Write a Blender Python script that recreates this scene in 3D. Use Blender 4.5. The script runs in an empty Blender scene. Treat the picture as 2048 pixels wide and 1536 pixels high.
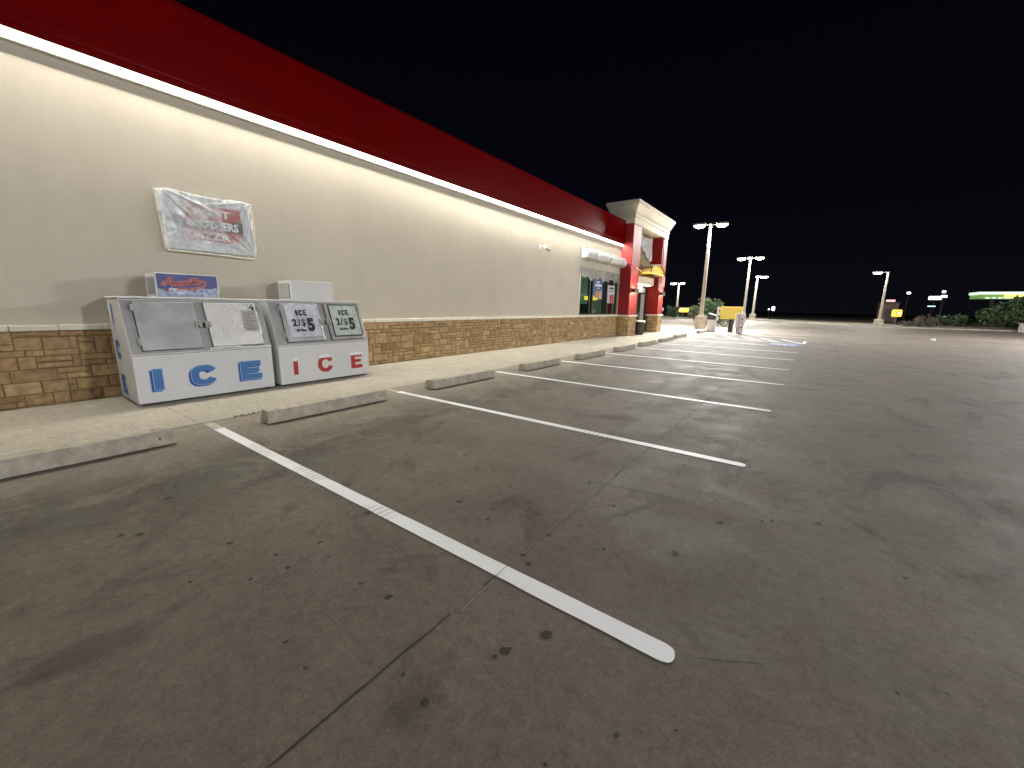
import bpy, bmesh, math, random
from mathutils import Matrix, Vector, noise
rnd = random.Random(7)
R = math.radians
scene = bpy.context.scene
COL = scene.collection

# ------------------------------------------------------------------ camera
cam_d = bpy.data.cameras.new("camera"); cam = bpy.data.objects.new("camera", cam_d); COL.objects.link(cam)
cam_d.sensor_width = 36.0; cam_d.lens = 798.86 / 2048 * 36
cam_d.clip_start = 0.05; cam_d.clip_end = 1500
rt = Vector((0.80399635, 0.59440019, 0.01668182)); up = Vector((-0.1268458, 0.14403067, 0.98140986)); fw = Vector((-0.58094751, 0.79116596, -0.1911973))
m = Matrix((rt, up, -fw)).transposed().to_4x4(); m.translation = Vector((8.9204, 0, 1.5499))
cam.matrix_world = m
scene.camera = cam
# ------------------------------------------------------------------ world (clear night)
w = bpy.data.worlds.new("World"); scene.world = w; w.use_nodes = True
bg = w.node_tree.nodes["Background"]; bg.inputs[1].default_value = 1.0
_n = w.node_tree.nodes; _l = w.node_tree.links   # town glow low over the horizon, black overhead
_tc = _n.new("ShaderNodeTexCoord"); _sp = _n.new("ShaderNodeSeparateXYZ"); _r = _n.new("ShaderNodeValToRGB")
_l.new(_tc.outputs["Generated"], _sp.inputs[0]); _l.new(_sp.outputs[2], _r.inputs[0]); _l.new(_r.outputs[0], bg.inputs[0])
_r.color_ramp.elements[0].position = 0.0; _r.color_ramp.elements[0].color = (.0030, .0032, .0048, 1)
_r.color_ramp.elements[1].position = .65; _r.color_ramp.elements[1].color = (.0004, .0005, .0013, 1)
_e = _r.color_ramp.elements.new(.18); _e.color = (.0016, .0018, .0038, 1)
scene.view_settings.view_transform = 'Standard'; scene.view_settings.look = 'None'
scene.view_settings.exposure = 0.16; scene.view_settings.gamma = 1.0
scene.cycles.use_denoising = True
scene.cycles.sample_clamp_indirect = 6.0; scene.cycles.sample_clamp_direct = 24.0
scene.cycles.max_bounces = 6
scene.cycles.use_light_tree = True
# light levels: the place's own lamps, plus added fill out of view
STRIP = 400.0; POLE = 2900.0; FARPOLE = 1150.0; FILLNEAR = 3000.0; FILLSIDE = 3100.0; FILLBACK = 1150.0; WARM = 1700.0

# ------------------------------------------------------------------ materials
def mat(name, col, rough=0.7, metal=0.0, var=0.0, vscale=3.0, bump=0.0, bscale=60.0, emit=None, estr=0.0, spec=0.5, coat=0.0):
    M = bpy.data.materials.new(name); M.use_nodes = True
    nt = M.node_tree; N = nt.nodes; L = nt.links
    b = N["Principled BSDF"]
    b.inputs["Base Color"].default_value = (*col, 1); b.inputs["Roughness"].default_value = rough
    b.inputs["Metallic"].default_value = metal; b.inputs["Specular IOR Level"].default_value = spec
    b.inputs["Coat Weight"].default_value = coat
    tc = N.new("ShaderNodeTexCoord")
    if var > 0:
        n1 = N.new("ShaderNodeTexNoise"); n1.inputs["Scale"].default_value = vscale; n1.inputs["Detail"].default_value = 8; n1.inputs["Roughness"].default_value = 0.65
        L.new(tc.outputs["Object"], n1.inputs["Vector"])
        r = N.new("ShaderNodeValToRGB")
        r.color_ramp.elements[0].position = 0.3; r.color_ramp.elements[1].position = 0.7
        r.color_ramp.elements[0].color = (*[c * (1 - var) for c in col], 1); r.color_ramp.elements[1].color = (*[min(1, c * (1 + var)) for c in col], 1)
        L.new(n1.outputs["Fac"], r.inputs["Fac"]); L.new(r.outputs["Color"], b.inputs["Base Color"])
    if bump > 0:
        n2 = N.new("ShaderNodeTexNoise"); n2.inputs["Scale"].default_value = bscale; n2.inputs["Detail"].default_value = 6
        L.new(tc.outputs["Object"], n2.inputs["Vector"])
        bp = N.new("ShaderNodeBump"); bp.inputs["Strength"].default_value = bump; bp.inputs["Distance"].default_value = 0.01
        L.new(n2.outputs["Fac"], bp.inputs["Height"]); L.new(bp.outputs["Normal"], b.inputs["Normal"])
    if emit:
        b.inputs["Emission Color"].default_value = (*emit, 1); b.inputs["Emission Strength"].default_value = estr
    return M

def lot_material(name, light, dark, stain=1.0):
    M = bpy.data.materials.new(name); M.use_nodes = True
    nt = M.node_tree; N = nt.nodes; L = nt.links; b = N["Principled BSDF"]
    tc = N.new("ShaderNodeTexCoord")
    def nz(scale, detail, rough=.6, dist=0.0, vec=None):
        n = N.new("ShaderNodeTexNoise"); n.inputs["Scale"].default_value = scale; n.inputs["Detail"].default_value = detail
        n.inputs["Roughness"].default_value = rough; n.inputs["Distortion"].default_value = dist
        L.new(vec or tc.outputs["Object"], n.inputs["Vector"]); return n.outputs["Fac"]
    def ramp(src, a, bb, ca=(0, 0, 0), cb=(1, 1, 1)):
        r = N.new("ShaderNodeValToRGB"); r.color_ramp.elements[0].position = a; r.color_ramp.elements[1].position = bb
        r.color_ramp.elements[0].color = (*ca, 1); r.color_ramp.elements[1].color = (*cb, 1); L.new(src, r.inputs[0]); return r.outputs[0]
    def mul(c1, c2, f=1.0):
        x = N.new("ShaderNodeMix"); x.data_type = 'RGBA'; x.blend_type = 'MULTIPLY'; x.inputs[0].default_value = f
        L.new(c1, x.inputs[6]); L.new(c2, x.inputs[7]); return x.outputs[2]
    c = ramp(nz(0.55, 10, .62, .3), .30, .70, dark, light)
    c = mul(c, ramp(nz(3.2, 10, .75, .3), .25, .75, (.86, .85, .84), (1.10, 1.10, 1.10)))
    c = mul(c, ramp(nz(60, 8, .85), .36, .64, (.74, .74, .74), (1.22, 1.22, 1.22)))
    # big soft oil / wear patches
    mp = N.new("ShaderNodeMapping"); mp.inputs["Scale"].default_value = (1.0, .55, 1); mp.inputs["Location"].default_value = (3.1, 7.7, 0)
    L.new(tc.outputs["Object"], mp.inputs[0])
    c = mul(c, ramp(nz(1.0, 9, .68, 1.2, mp.outputs[0]), .55, .64, (1, 1, 1), (.60, .59, .58)), stain)
    # tyre-worn band of stalls: stains where the engines stand
    sx = N.new("ShaderNodeSeparateXYZ"); L.new(tc.outputs["Object"], sx.inputs[0])
    def mth(op, a, bv=None, cv=None):
        q = N.new("ShaderNodeMath"); q.operation = op
        for i, v in enumerate((a, bv, cv)):
            if v is None: continue
            if isinstance(v, (int, float)): q.inputs[i].default_value = v
            else: L.new(v, q.inputs[i])
        return q.outputs[0]
    band = mth('SUBTRACT', 1.0, mth('ABSOLUTE', mth('MULTIPLY', mth('SUBTRACT', sx.outputs[0], 4.5), 0.75)))
    band = mth('MAXIMUM', band, 0.0)
    st = mth('MULTIPLY', mth('MULTIPLY', band, ramp(nz(1.7, 12, .72, .7), .40, .54)), stain)
    x = N.new("ShaderNodeMix"); x.data_type = 'RGBA'; x.blend_type = 'MULTIPLY'; L.new(st, x.inputs[0]); L.new(c, x.inputs[6]); x.inputs[7].default_value = (.42, .44, .43, 1)
    c = x.outputs[2]
    cl = N.new("ShaderNodeMapRange"); cl.inputs[1].default_value = 5.6; cl.inputs[2].default_value = 2.9; L.new(mth('ADD', sx.outputs[0], mth('MULTIPLY', nz(1.4, 8, .7), 1.8)), cl.inputs[0])
    xc = N.new("ShaderNodeMix"); xc.data_type = 'RGBA'; xc.blend_type = 'MIX'; L.new(mth('MULTIPLY', cl.outputs[0], .75 * (stain > .5)), xc.inputs[0]); L.new(c, xc.inputs[6]); xc.inputs[7].default_value = (.33, .29, .235, 1)
    c = xc.outputs[2]
    fine = ramp(nz(14, 14, .85, .2), .36, .64, (.70, .69, .68), (1.24, 1.23, 1.22)); c = mul(c, fine)
    # gum spots
    for sc, th, k in ((2.3, .045, .33), (5.5, .030, .5), (1.1, .055, .4)):
        v = N.new("ShaderNodeTexVoronoi"); v.feature = 'F1'; v.inputs["Scale"].default_value = sc; v.inputs["Randomness"].default_value = 1.0
        mpp = N.new("ShaderNodeMapping"); L.new(tc.outputs["Object"], mpp.inputs[0]); mpp.inputs["Location"].default_value = (sc, sc * 2, 0)
        wob = N.new("ShaderNodeVectorMath"); wob.operation = 'ADD'
        nn = N.new("ShaderNodeTexNoise"); nn.inputs["Scale"].default_value = 14; L.new(tc.outputs["Object"], nn.inputs["Vector"])
        vs = N.new("ShaderNodeVectorMath"); vs.operation = 'SCALE'; vs.inputs["Scale"].default_value = 0.05; L.new(nn.outputs["Color"], vs.inputs[0])
        L.new(mpp.outputs[0], wob.inputs[0]); L.new(vs.outputs[0], wob.inputs[1])
        L.new(wob.outputs[0], v.inputs["Vector"])
        s2 = N.new("ShaderNodeSeparateXYZ"); L.new(v.outputs["Color"], s2.inputs[0])
        rad = mth('MULTIPLY', mth('SUBTRACT', s2.outputs[0], .35), th * 1.6)
        f = mth('GREATER_THAN', rad, v.outputs["Distance"])
        x = N.new("ShaderNodeMix"); x.data_type = 'RGBA'; x.blend_type = 'MULTIPLY'; L.new(f, x.inputs[0]); L.new(c, x.inputs[6]); x.inputs[7].default_value = (k, k * .97, k * .92, 1)
        c = x.outputs[2]
    # pale scuffs
    xs = N.new("ShaderNodeMix"); xs.data_type = 'RGBA'; xs.blend_type = 'MIX'
    fs = mth('MULTIPLY', ramp(nz(7, 10, .75, 2.0), .64, .74), .22)
    L.new(fs, xs.inputs[0]); L.new(c, xs.inputs[6]); xs.inputs[7].default_value = (.32, .30, .26, 1)
    c = xs.outputs[2]
    L.new(c, b.inputs["Base Color"])
    L.new(ramp(nz(2.0, 6), .3, .7, (.62, .62, .62), (.85, .85, .85)), b.inputs["Roughness"])
    b.inputs["Specular IOR Level"].default_value = 0.35
    bp = N.new("ShaderNodeBump"); bp.inputs["Strength"].default_value = .35; bp.inputs["Distance"].default_value = .006
    L.new(nz(80, 6, .7), bp.inputs["Height"]); L.new(bp.outputs[0], b.inputs["Normal"])
    return M

def stone_material():
    M = bpy.data.materials.new("cast_stone"); M.use_nodes = True
    nt = M.node_tree; N = nt.nodes; L = nt.links; b = N["Principled BSDF"]
    at = N.new("ShaderNodeAttribute"); at.attribute_name = "tone"
    r = N.new("ShaderNodeValToRGB"); e = r.color_ramp.elements
    e[0].position = 0; e[0].color = (.20, .115, .048, 1); e[1].position = 1; e[1].color = (.68, .50, .29, 1)
    k = e.new(.45); k.color = (.44, .295, .15, 1); k = e.new(.75); k.color = (.54, .38, .205, 1)
    L.new(at.outputs["Fac"], r.inputs[0])
    tc = N.new("ShaderNodeTexCoord"); n1 = N.new("ShaderNodeTexNoise"); n1.inputs["Scale"].default_value = 14; n1.inputs["Detail"].default_value = 8
    L.new(tc.outputs["Object"], n1.inputs["Vector"])
    r2 = N.new("ShaderNodeValToRGB"); r2.color_ramp.elements[0].position = .3; r2.color_ramp.elements[1].position = .7
    r2.color_ramp.elements[0].color = (.68, .66, .62, 1); r2.color_ramp.elements[1].color = (1.15, 1.15, 1.15, 1)
    L.new(n1.outputs["Fac"], r2.inputs[0])
    x = N.new("ShaderNodeMix"); x.data_type = 'RGBA'; x.blend_type = 'MULTIPLY'; x.inputs[0].default_value = 1
    L.new(r.outputs[0], x.inputs[6]); L.new(r2.outputs[0], x.inputs[7]); L.new(x.outputs[2], b.inputs["Base Color"])
    b.inputs["Roughness"].default_value = .85
    n2 = N.new("ShaderNodeTexNoise"); n2.inputs["Scale"].default_value = 45; n2.inputs["Detail"].default_value = 8; L.new(tc.outputs["Object"], n2.inputs["Vector"])
    bp = N.new("ShaderNodeBump"); bp.inputs["Strength"].default_value = .7; bp.inputs["Distance"].default_value = .012
    L.new(n2.outputs["Fac"], bp.inputs["Height"]); L.new(bp.outputs[0], b.inputs["Normal"])
    return M

def film_material(name, opac=0.6, tint=(.82, .84, .86), scale=6.0, stretch=(1, 1, 1), attr=False):
    M = bpy.data.materials.new(name); M.use_nodes = True
    nt = M.node_tree; N = nt.nodes; L = nt.links
    out = N["Material Output"]; b = N["Principled BSDF"]
    b.inputs["Base Color"].default_value = (*tint, 1); b.inputs["Roughness"].default_value = .22; b.inputs["Specular IOR Level"].default_value = .9
    tr = N.new("ShaderNodeBsdfTransparent"); mx = N.new("ShaderNodeMixShader")
    tc = N.new("ShaderNodeTexCoord"); mp = N.new("ShaderNodeMapping"); mp.inputs["Scale"].default_value = stretch; L.new(tc.outputs["Object"], mp.inputs[0])
    n = N.new("ShaderNodeTexNoise"); n.inputs["Scale"].default_value = scale; n.inputs["Detail"].default_value = 7; n.inputs["Distortion"].default_value = 1.2
    L.new(mp.outputs[0], n.inputs["Vector"])
    r = N.new("ShaderNodeMapRange"); r.inputs[1].default_value = .3; r.inputs[2].default_value = .7; r.inputs[3].default_value = opac - .16; r.inputs[4].default_value = min(1, opac + .2)
    L.new(n.outputs["Fac"], r.inputs[0]); fo = r.outputs[0]
    if attr:
        at = N.new("ShaderNodeAttribute"); at.attribute_name = "tone"; mu = N.new("ShaderNodeMath"); mu.operation = 'MULTIPLY'; L.new(fo, mu.inputs[0]); L.new(at.outputs["Fac"], mu.inputs[1]); fo = mu.outputs[0]
    L.new(fo, mx.inputs[0]); L.new(tr.outputs[0], mx.inputs[1]); L.new(b.outputs[0], mx.inputs[2])
    bp = N.new("ShaderNodeBump"); bp.inputs["Strength"].default_value = .6; bp.inputs["Distance"].default_value = .02
    L.new(n.outputs["Fac"], bp.inputs["Height"]); L.new(bp.outputs[0], b.inputs["Normal"])
    L.new(mx.outputs[0], out.inputs["Surface"])
    return M

def glass_material():
    M = bpy.data.materials.new("window_glass"); M.use_nodes = True
    nt = M.node_tree; N = nt.nodes; L = nt.links; out = N["Material Output"]
    g = N.new("ShaderNodeBsdfGlossy"); g.inputs["Roughness"].default_value = .03; g.inputs["Color"].default_value = (.8, .9, .85, 1)
    tr = N.new("ShaderNodeBsdfTransparent"); tr.inputs[0].default_value = (.62, .72, .66, 1)
    fr = N.new("ShaderNodeFresnel"); fr.inputs[0].default_value = 1.5; mx = N.new("ShaderNodeMixShader")
    L.new(fr.outputs[0], mx.inputs[0]); L.new(tr.outputs[0], mx.inputs[1]); L.new(g.outputs[0], mx.inputs[2]); L.new(mx.outputs[0], out.inputs[0])
    return M

def strip_paint():
    M = mat("line_paint", (.80, .81, .84), .55)
    nt = M.node_tree; N = nt.nodes; L = nt.links; b = N["Principled BSDF"]
    tc = N.new("ShaderNodeTexCoord")
    n = N.new("ShaderNodeTexNoise"); n.inputs["Scale"].default_value = 35; n.inputs["Detail"].default_value = 9; n.inputs["Roughness"].default_value = .75
    L.new(tc.outputs["Object"], n.inputs["Vector"])
    # rolled-on ribs: thin streaks across the line in a few patches
    wv = N.new("ShaderNodeTexWave"); wv.inputs["Scale"].default_value = 5.2; wv.inputs["Distortion"].default_value = 1.6; wv.inputs["Detail"].default_value = 3
    wv.bands_direction = 'X'; L.new(tc.outputs["Object"], wv.inputs["Vector"])
    n2 = N.new("ShaderNodeTexNoise"); n2.inputs["Scale"].default_value = 1.3; n2.inputs["Detail"].default_value = 2; L.new(tc.outputs["Object"], n2.inputs["Vector"])
    r2 = N.new("ShaderNodeMapRange"); r2.inputs[1].default_value = .52; r2.inputs[2].default_value = .60; L.new(n2.outputs["Fac"], r2.inputs[0])
    mm = N.new("ShaderNodeMath"); mm.operation = 'MULTIPLY'; L.new(wv.outputs["Fac"], mm.inputs[0]); L.new(r2.outputs[0], mm.inputs[1])
    m3 = N.new("ShaderNodeMath"); m3.operation = 'MULTIPLY'; m3.inputs[1].default_value = .5; L.new(mm.outputs[0], m3.inputs[0])
    r = N.new("ShaderNodeMapRange"); r.inputs[1].default_value = .62; r.inputs[2].default_value = .76; r.inputs[4].default_value = .35; L.new(n.outputs["Fac"], r.inputs[0])
    m4 = N.new("ShaderNodeMath"); m4.operation = 'ADD'; L.new(m3.outputs[0], m4.inputs[0]); L.new(r.outputs[0], m4.inputs[1])
    x = N.new("ShaderNodeMix"); x.data_type = 'RGBA'; L.new(m4.outputs[0], x.inputs[0]); x.inputs[6].default_value = (.93, .935, .96, 1); x.inputs[7].default_value = (.36, .35, .34, 1)
    L.new(x.outputs[2], b.inputs["Base Color"])
    return M

def stucco_material():
    M = mat("stucco", (.545, .49, .41), .88, var=.06, vscale=.7, bump=.30, bscale=34)
    nt = M.node_tree; N = nt.nodes; L = nt.links; b = N["Principled BSDF"]
    src = b.inputs["Base Color"].links[0].from_socket; tc = N.new("ShaderNodeTexCoord")
    def layer(src, scale, stretch, lo, hi, c0):
        mp = N.new("ShaderNodeMapping"); mp.inputs["Scale"].default_value = stretch; L.new(tc.outputs["Object"], mp.inputs[0])
        n = N.new("ShaderNodeTexNoise"); n.inputs["Scale"].default_value = scale; n.inputs["Detail"].default_value = 9; n.inputs["Roughness"].default_value = .7; L.new(mp.outputs[0], n.inputs["Vector"])
        r = N.new("ShaderNodeValToRGB"); r.color_ramp.elements[0].position = lo; r.color_ramp.elements[1].position = hi
        r.color_ramp.elements[0].color = (1, 1, 1, 1); r.color_ramp.elements[1].color = (*c0, 1); L.new(n.outputs["Fac"], r.inputs[0])
        x = N.new("ShaderNodeMix"); x.data_type = 'RGBA'; x.blend_type = 'MULTIPLY'; x.inputs[0].default_value = 1; L.new(src, x.inputs[6]); L.new(r.outputs[0], x.inputs[7]); return x.outputs[2]
    src = layer(src, 1.6, (1, 1, .28), .52, .80, (.93, .92, .90)); src = layer(src, 5.0, (1, 1, 1), .56, .72, (.96, .955, .95)); src = layer(src, 16, (1, 1, 1), .62, .70, (.95, .945, .94))
    L.new(src, b.inputs["Base Color"]); return M

MT = dict(
    lot=lot_material("lot_concrete", (.178, .149, .117), (.126, .105, .083)),
    walk=lot_material("walk_concrete", (.40, .365, .31), (.31, .285, .24), .25),
    joint=mat("joint_dark", (.035, .03, .025), .9), jointpale=mat("joint_pale", (.20, .18, .15), .9, var=.3, vscale=20),
    dirt=mat("dry_dirt", (.10, .085, .055), .95, var=.5, vscale=1.2, bump=.6, bscale=12),
    gum=mat("gum_dark", (.035, .030, .026), .8),
    kerb=mat("kerb_concrete", (.34, .31, .26), .85, var=.25, vscale=3, bump=.3),
    stop=mat("wheelstop_concrete", (.36, .32, .265), .85, var=.34, vscale=7, bump=.7, bscale=50),
    paint=strip_paint(), oldpaint=mat("worn_paint", (.40, .37, .32), .8, var=.3, vscale=20), bluepaint=mat("blue_paint", (.12, .18, .36), .6, var=.35, vscale=6),
    stucco=stucco_material(),
    stone=stone_material(), mortar=mat("mortar", (.18, .12, .055), .95, var=.2, vscale=10),
    ledge=mat("ledge_stone", (.80, .75, .62), .8, var=.1, vscale=5, bump=.3),
    trim=mat("cream_trim", (.88, .86, .78), .5, var=.04, vscale=3),
    red=mat("red_metal", (.135, .0001, .0004), .24, spec=.09, coat=.0, var=.05, vscale=1.5),
    seamred=mat("seam_red", (.035, .0001, .0001), .5),
    redpaint=mat("red_stucco", (.27, .003, .004), .62, var=.06, vscale=3, bump=.15, bscale=40),
    led=mat("led_lens", (.9, .9, .85), .4, emit=(1.0, .96, .83), estr=STRIP), ledlens=mat("strip_lens", (.9, .9, .88), .4, emit=(1.0, .98, .92), estr=1.6),
    lens=mat("lamp_lens", (.9, .9, .9), .4, emit=(1.0, .985, .93), estr=POLE),
    fillnear=mat("near_fill_lens", (.9, .9, .9), .4, emit=(.97, .98, 1.0), estr=FILLNEAR),
    farlens=mat("far_lamp_lens", (.9, .9, .9), .4, emit=(1.0, .985, .93), estr=FARPOLE),
    fillside=mat("side_fill_lens", (.9, .9, .9), .4, emit=(.97, .98, 1.0), estr=FILLSIDE),
    fillback=mat("back_fill_lens", (.9, .9, .9), .4, emit=(.97, .98, 1.0), estr=FILLBACK),
    warmlens=mat("warm_lamp_lens", (.9, .9, .8), .4, emit=(1.0, .93, .62), estr=WARM),
    pole=mat("pole_bronze", (.30, .26, .22), .5, var=.1, vscale=2), head=mat("lamp_housing", (.22, .21, .20), .5),
    white=mat("white_enamel", (.65, .65, .65), .38, var=.05, vscale=2.5), grey=mat("grey_enamel", (.32, .32, .325), .42, var=.06, vscale=3),
    steel=mat("brushed_steel", (.56, .55, .57), .27, metal=.45, var=.22, vscale=2.6, bump=.5, bscale=4),
    alum=mat("stucco_aluminium", (.85, .84, .84), .25, metal=.5, var=.16, vscale=3, bump=.9, bscale=30),
    chrome=mat("chrome", (.6, .6, .6), .2, metal=.5), black=mat("black", (.012, .012, .013), .5), darkgrey=mat("dark_grey", (.05, .05, .052), .6),
    frost=mat("frosty_decal", (.50, .52, .62), .35, var=.28, vscale=9), frostg=mat("frosty_green_decal", (.42, .48, .44), .30, var=.28, vscale=9),
    lblue=mat("letter_blue", (.035, .15, .40), .4), lpale=mat("letter_pale", (.28, .42, .70), .4), lnavy=mat("letter_navy", (.012, .035, .25), .4),
    lred=mat("letter_red", (.36, .012, .010), .4), snow=mat("letter_snow", (.80, .81, .84), .5),
    navy=mat("sign_navy", (.022, .022, .20), .35, var=.4, vscale=3), icewhite=mat("sign_ice", (.34, .40, .55), .4, var=.6, vscale=14),
    salmon=mat("sign_salmon", (.62, .19, .16), .4), crimson=mat("sign_crimson", (.22, .01, .015), .4), pale=mat("sign_pale", (.60, .62, .66), .4),
    film=film_material("plastic_film", .46, (.80, .83, .86), 5.0, (1, 1.5, .6), True), filmdense=film_material("plastic_wrap", .93, (.80, .80, .80), 8.0),
    filmwin2=film_material("sheet_film", .72, (.75, .77, .80), 9.0, (1, 3, .6)),
    filmwin=film_material("window_film", .62, (.55, .53, .49), 6.0), filmred=film_material("pink_film", .50, (.85, .62, .60), 6.0),
    glass=glass_material(), alumdark=mat("window_frame_dark", (.02, .022, .022), .4), room=mat("room_wall", (.30, .36, .31), .8), roomfloor=mat("room_floor", (.10, .09, .08), .6),
    posterblue=mat("poster_blue", (.07, .13, .33), .5), orange=mat("poster_orange", (.62, .25, .10), .5), bun=mat("poster_bun", (.70, .45, .20), .5),
    yellow=mat("sticker_yellow", (.90, .88, .03), .5), board=mat("board_yellow", (.82, .62, .13), .45, var=.05, vscale=3), awn=mat("awning_yellow", (.95, .60, .01), .5),
    awntop=mat("awning_top", (.48, .36, .16), .6, var=.3, vscale=6), beige=mat("beige_panel", (.42, .33, .20), .85, var=.1, vscale=3, bump=.2),
    cream=mat("cream_cornice", (.74, .68, .56), .8, var=.06, vscale=2, bump=.2), sconce=mat("sconce_bronze", (.06, .045, .03), .5),
    shopfill=mat("shop_fill_lamp", (.9, .9, .85), .4, emit=(.85, 1, .88), estr=55.0),
    sconcelens=mat("sconce_lens", (.9, .8, .6), .4, emit=(1, .80, .52), estr=1000.0), downlens=mat("downlight_lens", (.9, .8, .6), .4, emit=(1, .90, .66), estr=7.0),
    leaf=mat("leaf_green", (.040, .066, .024), .7, var=.5, vscale=2.0), leafdry=mat("leaf_dry", (.12, .10, .07), .8, var=.4, vscale=2.0), bark=mat("bark", (.09, .07, .05), .9, var=.3, vscale=6),
    sgy=mat("lit_sign_yellow", (.9, .6, .1), .5, emit=(1, .62, .03), estr=1.15), sgr=mat("lit_sign_red", (.7, .1, .05), .5, emit=(.85, .13, .03), estr=.9),
    sgp=mat("lit_sign_pink", (.9, .5, .4), .5, emit=(1, .50, .30), estr=.9), lit=mat("lit_white", (.9, .9, .9), .5, emit=(.93, .95, 1), estr=1.6), litdot=mat("far_lamp_white", (.9, .9, .9), .5, emit=(1, .98, .92), estr=6),
    litteal=mat("lit_teal", (.5, .9, .9), .5, emit=(.65, 1, .98), estr=1.1), litgreen=mat("lit_green", (.4, .6, .2), .5, emit=(.22, .38, .11), estr=.5), litlime=mat("lit_lime", (.7, .8, .2), .5, emit=(.78, .90, .22), estr=.95),
    litcan=mat("lit_canopy_edge", (.8, .95, .85), .5, emit=(.80, 1.0, .84), estr=.95), litpink=mat("lit_pink", (.9, .5, .5), .5, emit=(1, .55, .55), estr=1.1),
    brown=mat("far_building_brown", (.16, .10, .075), .8, var=.3, vscale=1, emit=(.02, .011, .008), estr=.3), litter=mat("paper_white", (.85, .85, .82), .7), tuft=mat("grass_tuft", (.05, .085, .02), .8),  # faint glow put into the far building's brown
    labelgrey=mat("label_grey", (.24, .22, .21), .5),
    machine=mat("machine_white", (.74, .72, .74), .4), maroon=mat("maroon_print", (.25, .03, .06), .5), bluep=mat("print_blue", (.12, .18, .5), .5),
)

# ------------------------------------------------------------------ mesh helper
class MB:
    def __init__(s): s.v = []; s.f = []; s.tone = []
    def add(s, vs, fs, t=None):
        n = len(s.v); s.v += [tuple(p) for p in vs]; s.f += [tuple(i + n for i in f) for f in fs]
        if t is not None: s.tone += [t] * len(vs)
        return s
    def box(s, a, b):
        x0, y0, z0 = a; x1, y1, z1 = b
        return s.add([(x0, y0, z0), (x1, y0, z0), (x1, y1, z0), (x0, y1, z0), (x0, y0, z1), (x1, y0, z1), (x1, y1, z1), (x0, y1, z1)],
                     [(0, 3, 2, 1), (4, 5, 6, 7), (0, 1, 5, 4), (1, 2, 6, 5), (2, 3, 7, 6), (3, 0, 4, 7)])
    def prism(s, pts, a, b, axis='y'):
        """closed polygon pts (2-D) extruded from a to b along axis; y: pts are (x,z); z: (x,y); x: (y,z)"""
        P = {'y': lambda p, t: (p[0], t, p[1]), 'z': lambda p, t: (p[0], p[1], t), 'x': lambda p, t: (t, p[0], p[1])}[axis]
        n = len(pts); vs = [P(p, a) for p in pts] + [P(p, b) for p in pts]
        fs = [tuple(range(n)), tuple(range(2 * n - 1, n - 1, -1))] + [(i, i + n, (i + 1) % n + n, (i + 1) % n) for i in range(n)]
        return s.add(vs, fs)
    def tube(s, a, b, r0, r1=None, n=14, cap=True):
        a = Vector(a); b = Vector(b); r1 = r0 if r1 is None else r1; d = (b - a).normalized()
        u = d.orthogonal().normalized(); w_ = d.cross(u)
        vs = []
        for p, r in ((a, r0), (b, r1)):
            vs += [p + (u * math.cos(2 * math.pi * i / n) + w_ * math.sin(2 * math.pi * i / n)) * r for i in range(n)]
        fs = [(i, (i + 1) % n, (i + 1) % n + n, i + n) for i in range(n)]
        if cap: fs += [tuple(range(n - 1, -1, -1)), tuple(range(n, 2 * n))]
        return s.add(vs, fs)
    def path(s, pts, r, n=8):
        for a, b in zip(pts, pts[1:]): s.tube(a, b, r, r, n)
        return s
    def grid(s, fn, nu, nv, close=False):
        vs = [fn(i / nu, j / nv) for j in range(nv + 1) for i in range(nu + 1)]
        fs = [(j * (nu + 1) + i, j * (nu + 1) + i + 1, (j + 1) * (nu + 1) + i + 1, (j + 1) * (nu + 1) + i) for j in range(nv) for i in range(nu)]
        return s.add(vs, fs)
    def lathe(s, prof, n=20, c=(0, 0, 0)):
        vs = [(c[0] + r * math.cos(2 * math.pi * i / n), c[1] + r * math.sin(2 * math.pi * i / n), c[2] + z) for r, z in prof for i in range(n)]
        k = len(prof)
        fs = [(j * n + i, j * n + (i + 1) % n, (j + 1) * n + (i + 1) % n, (j + 1) * n + i) for j in range(k - 1) for i in range(n)]
        fs += [tuple(range(n - 1, -1, -1)), tuple(range((k - 1) * n, k * n))]
        return s.add(vs, fs)

def wloc(o):
    v = Vector((0, 0, 0))
    while o is not None: v += o.location; o = o.parent
    return v
def obj(name, mb, material, parent=None, world=True, bevel=0.0, smooth=False, fixn=True):
    me = bpy.data.meshes.new(name)
    off = wloc(parent) if (parent is not None and world) else Vector((0, 0, 0))
    me.from_pydata([(x - off.x, y - off.y, z - off.z) for x, y, z in mb.v], [], mb.f)
    if fixn:
        bm = bmesh.new(); bm.from_mesh(me); bmesh.ops.recalc_face_normals(bm, faces=bm.faces); bm.to_mesh(me); bm.free()
    if mb.tone:
        a = me.attributes.new("tone", 'FLOAT', 'POINT'); a.data.foreach_set("value", mb.tone)
    me.materials.append(MT[material] if isinstance(material, str) else material)
    if smooth: me.polygons.foreach_set("use_smooth", [True] * len(me.polygons))
    me.update()
    o = bpy.data.objects.new(name, me); COL.objects.link(o)
    if parent is not None: o.parent = parent
    if bevel > 0:
        md = o.modifiers.new("bevel", 'BEVEL'); md.width = bevel; md.segments = 2; md.limit_method = 'ANGLE'; md.angle_limit = R(35)
    return o
def tag(o, label, cat, group=None):
    o["label"] = label; o["category"] = cat
    if group: o["group"] = group
    return o
def struct(o): o["kind"] = "structure"; return o
def thing(name, loc, label, cat, group=None):
    o = bpy.data.objects.new(name, None); COL.objects.link(o); o.location = loc; o.empty_display_size = .2
    return tag(o, label, cat, group)
def copy_tree(o, parent=None):
    c = o.copy(); COL.objects.link(c); c.parent = parent
    for ch in [x for x in bpy.data.objects if x.parent == o]: copy_tree(ch, c)
    return c

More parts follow.
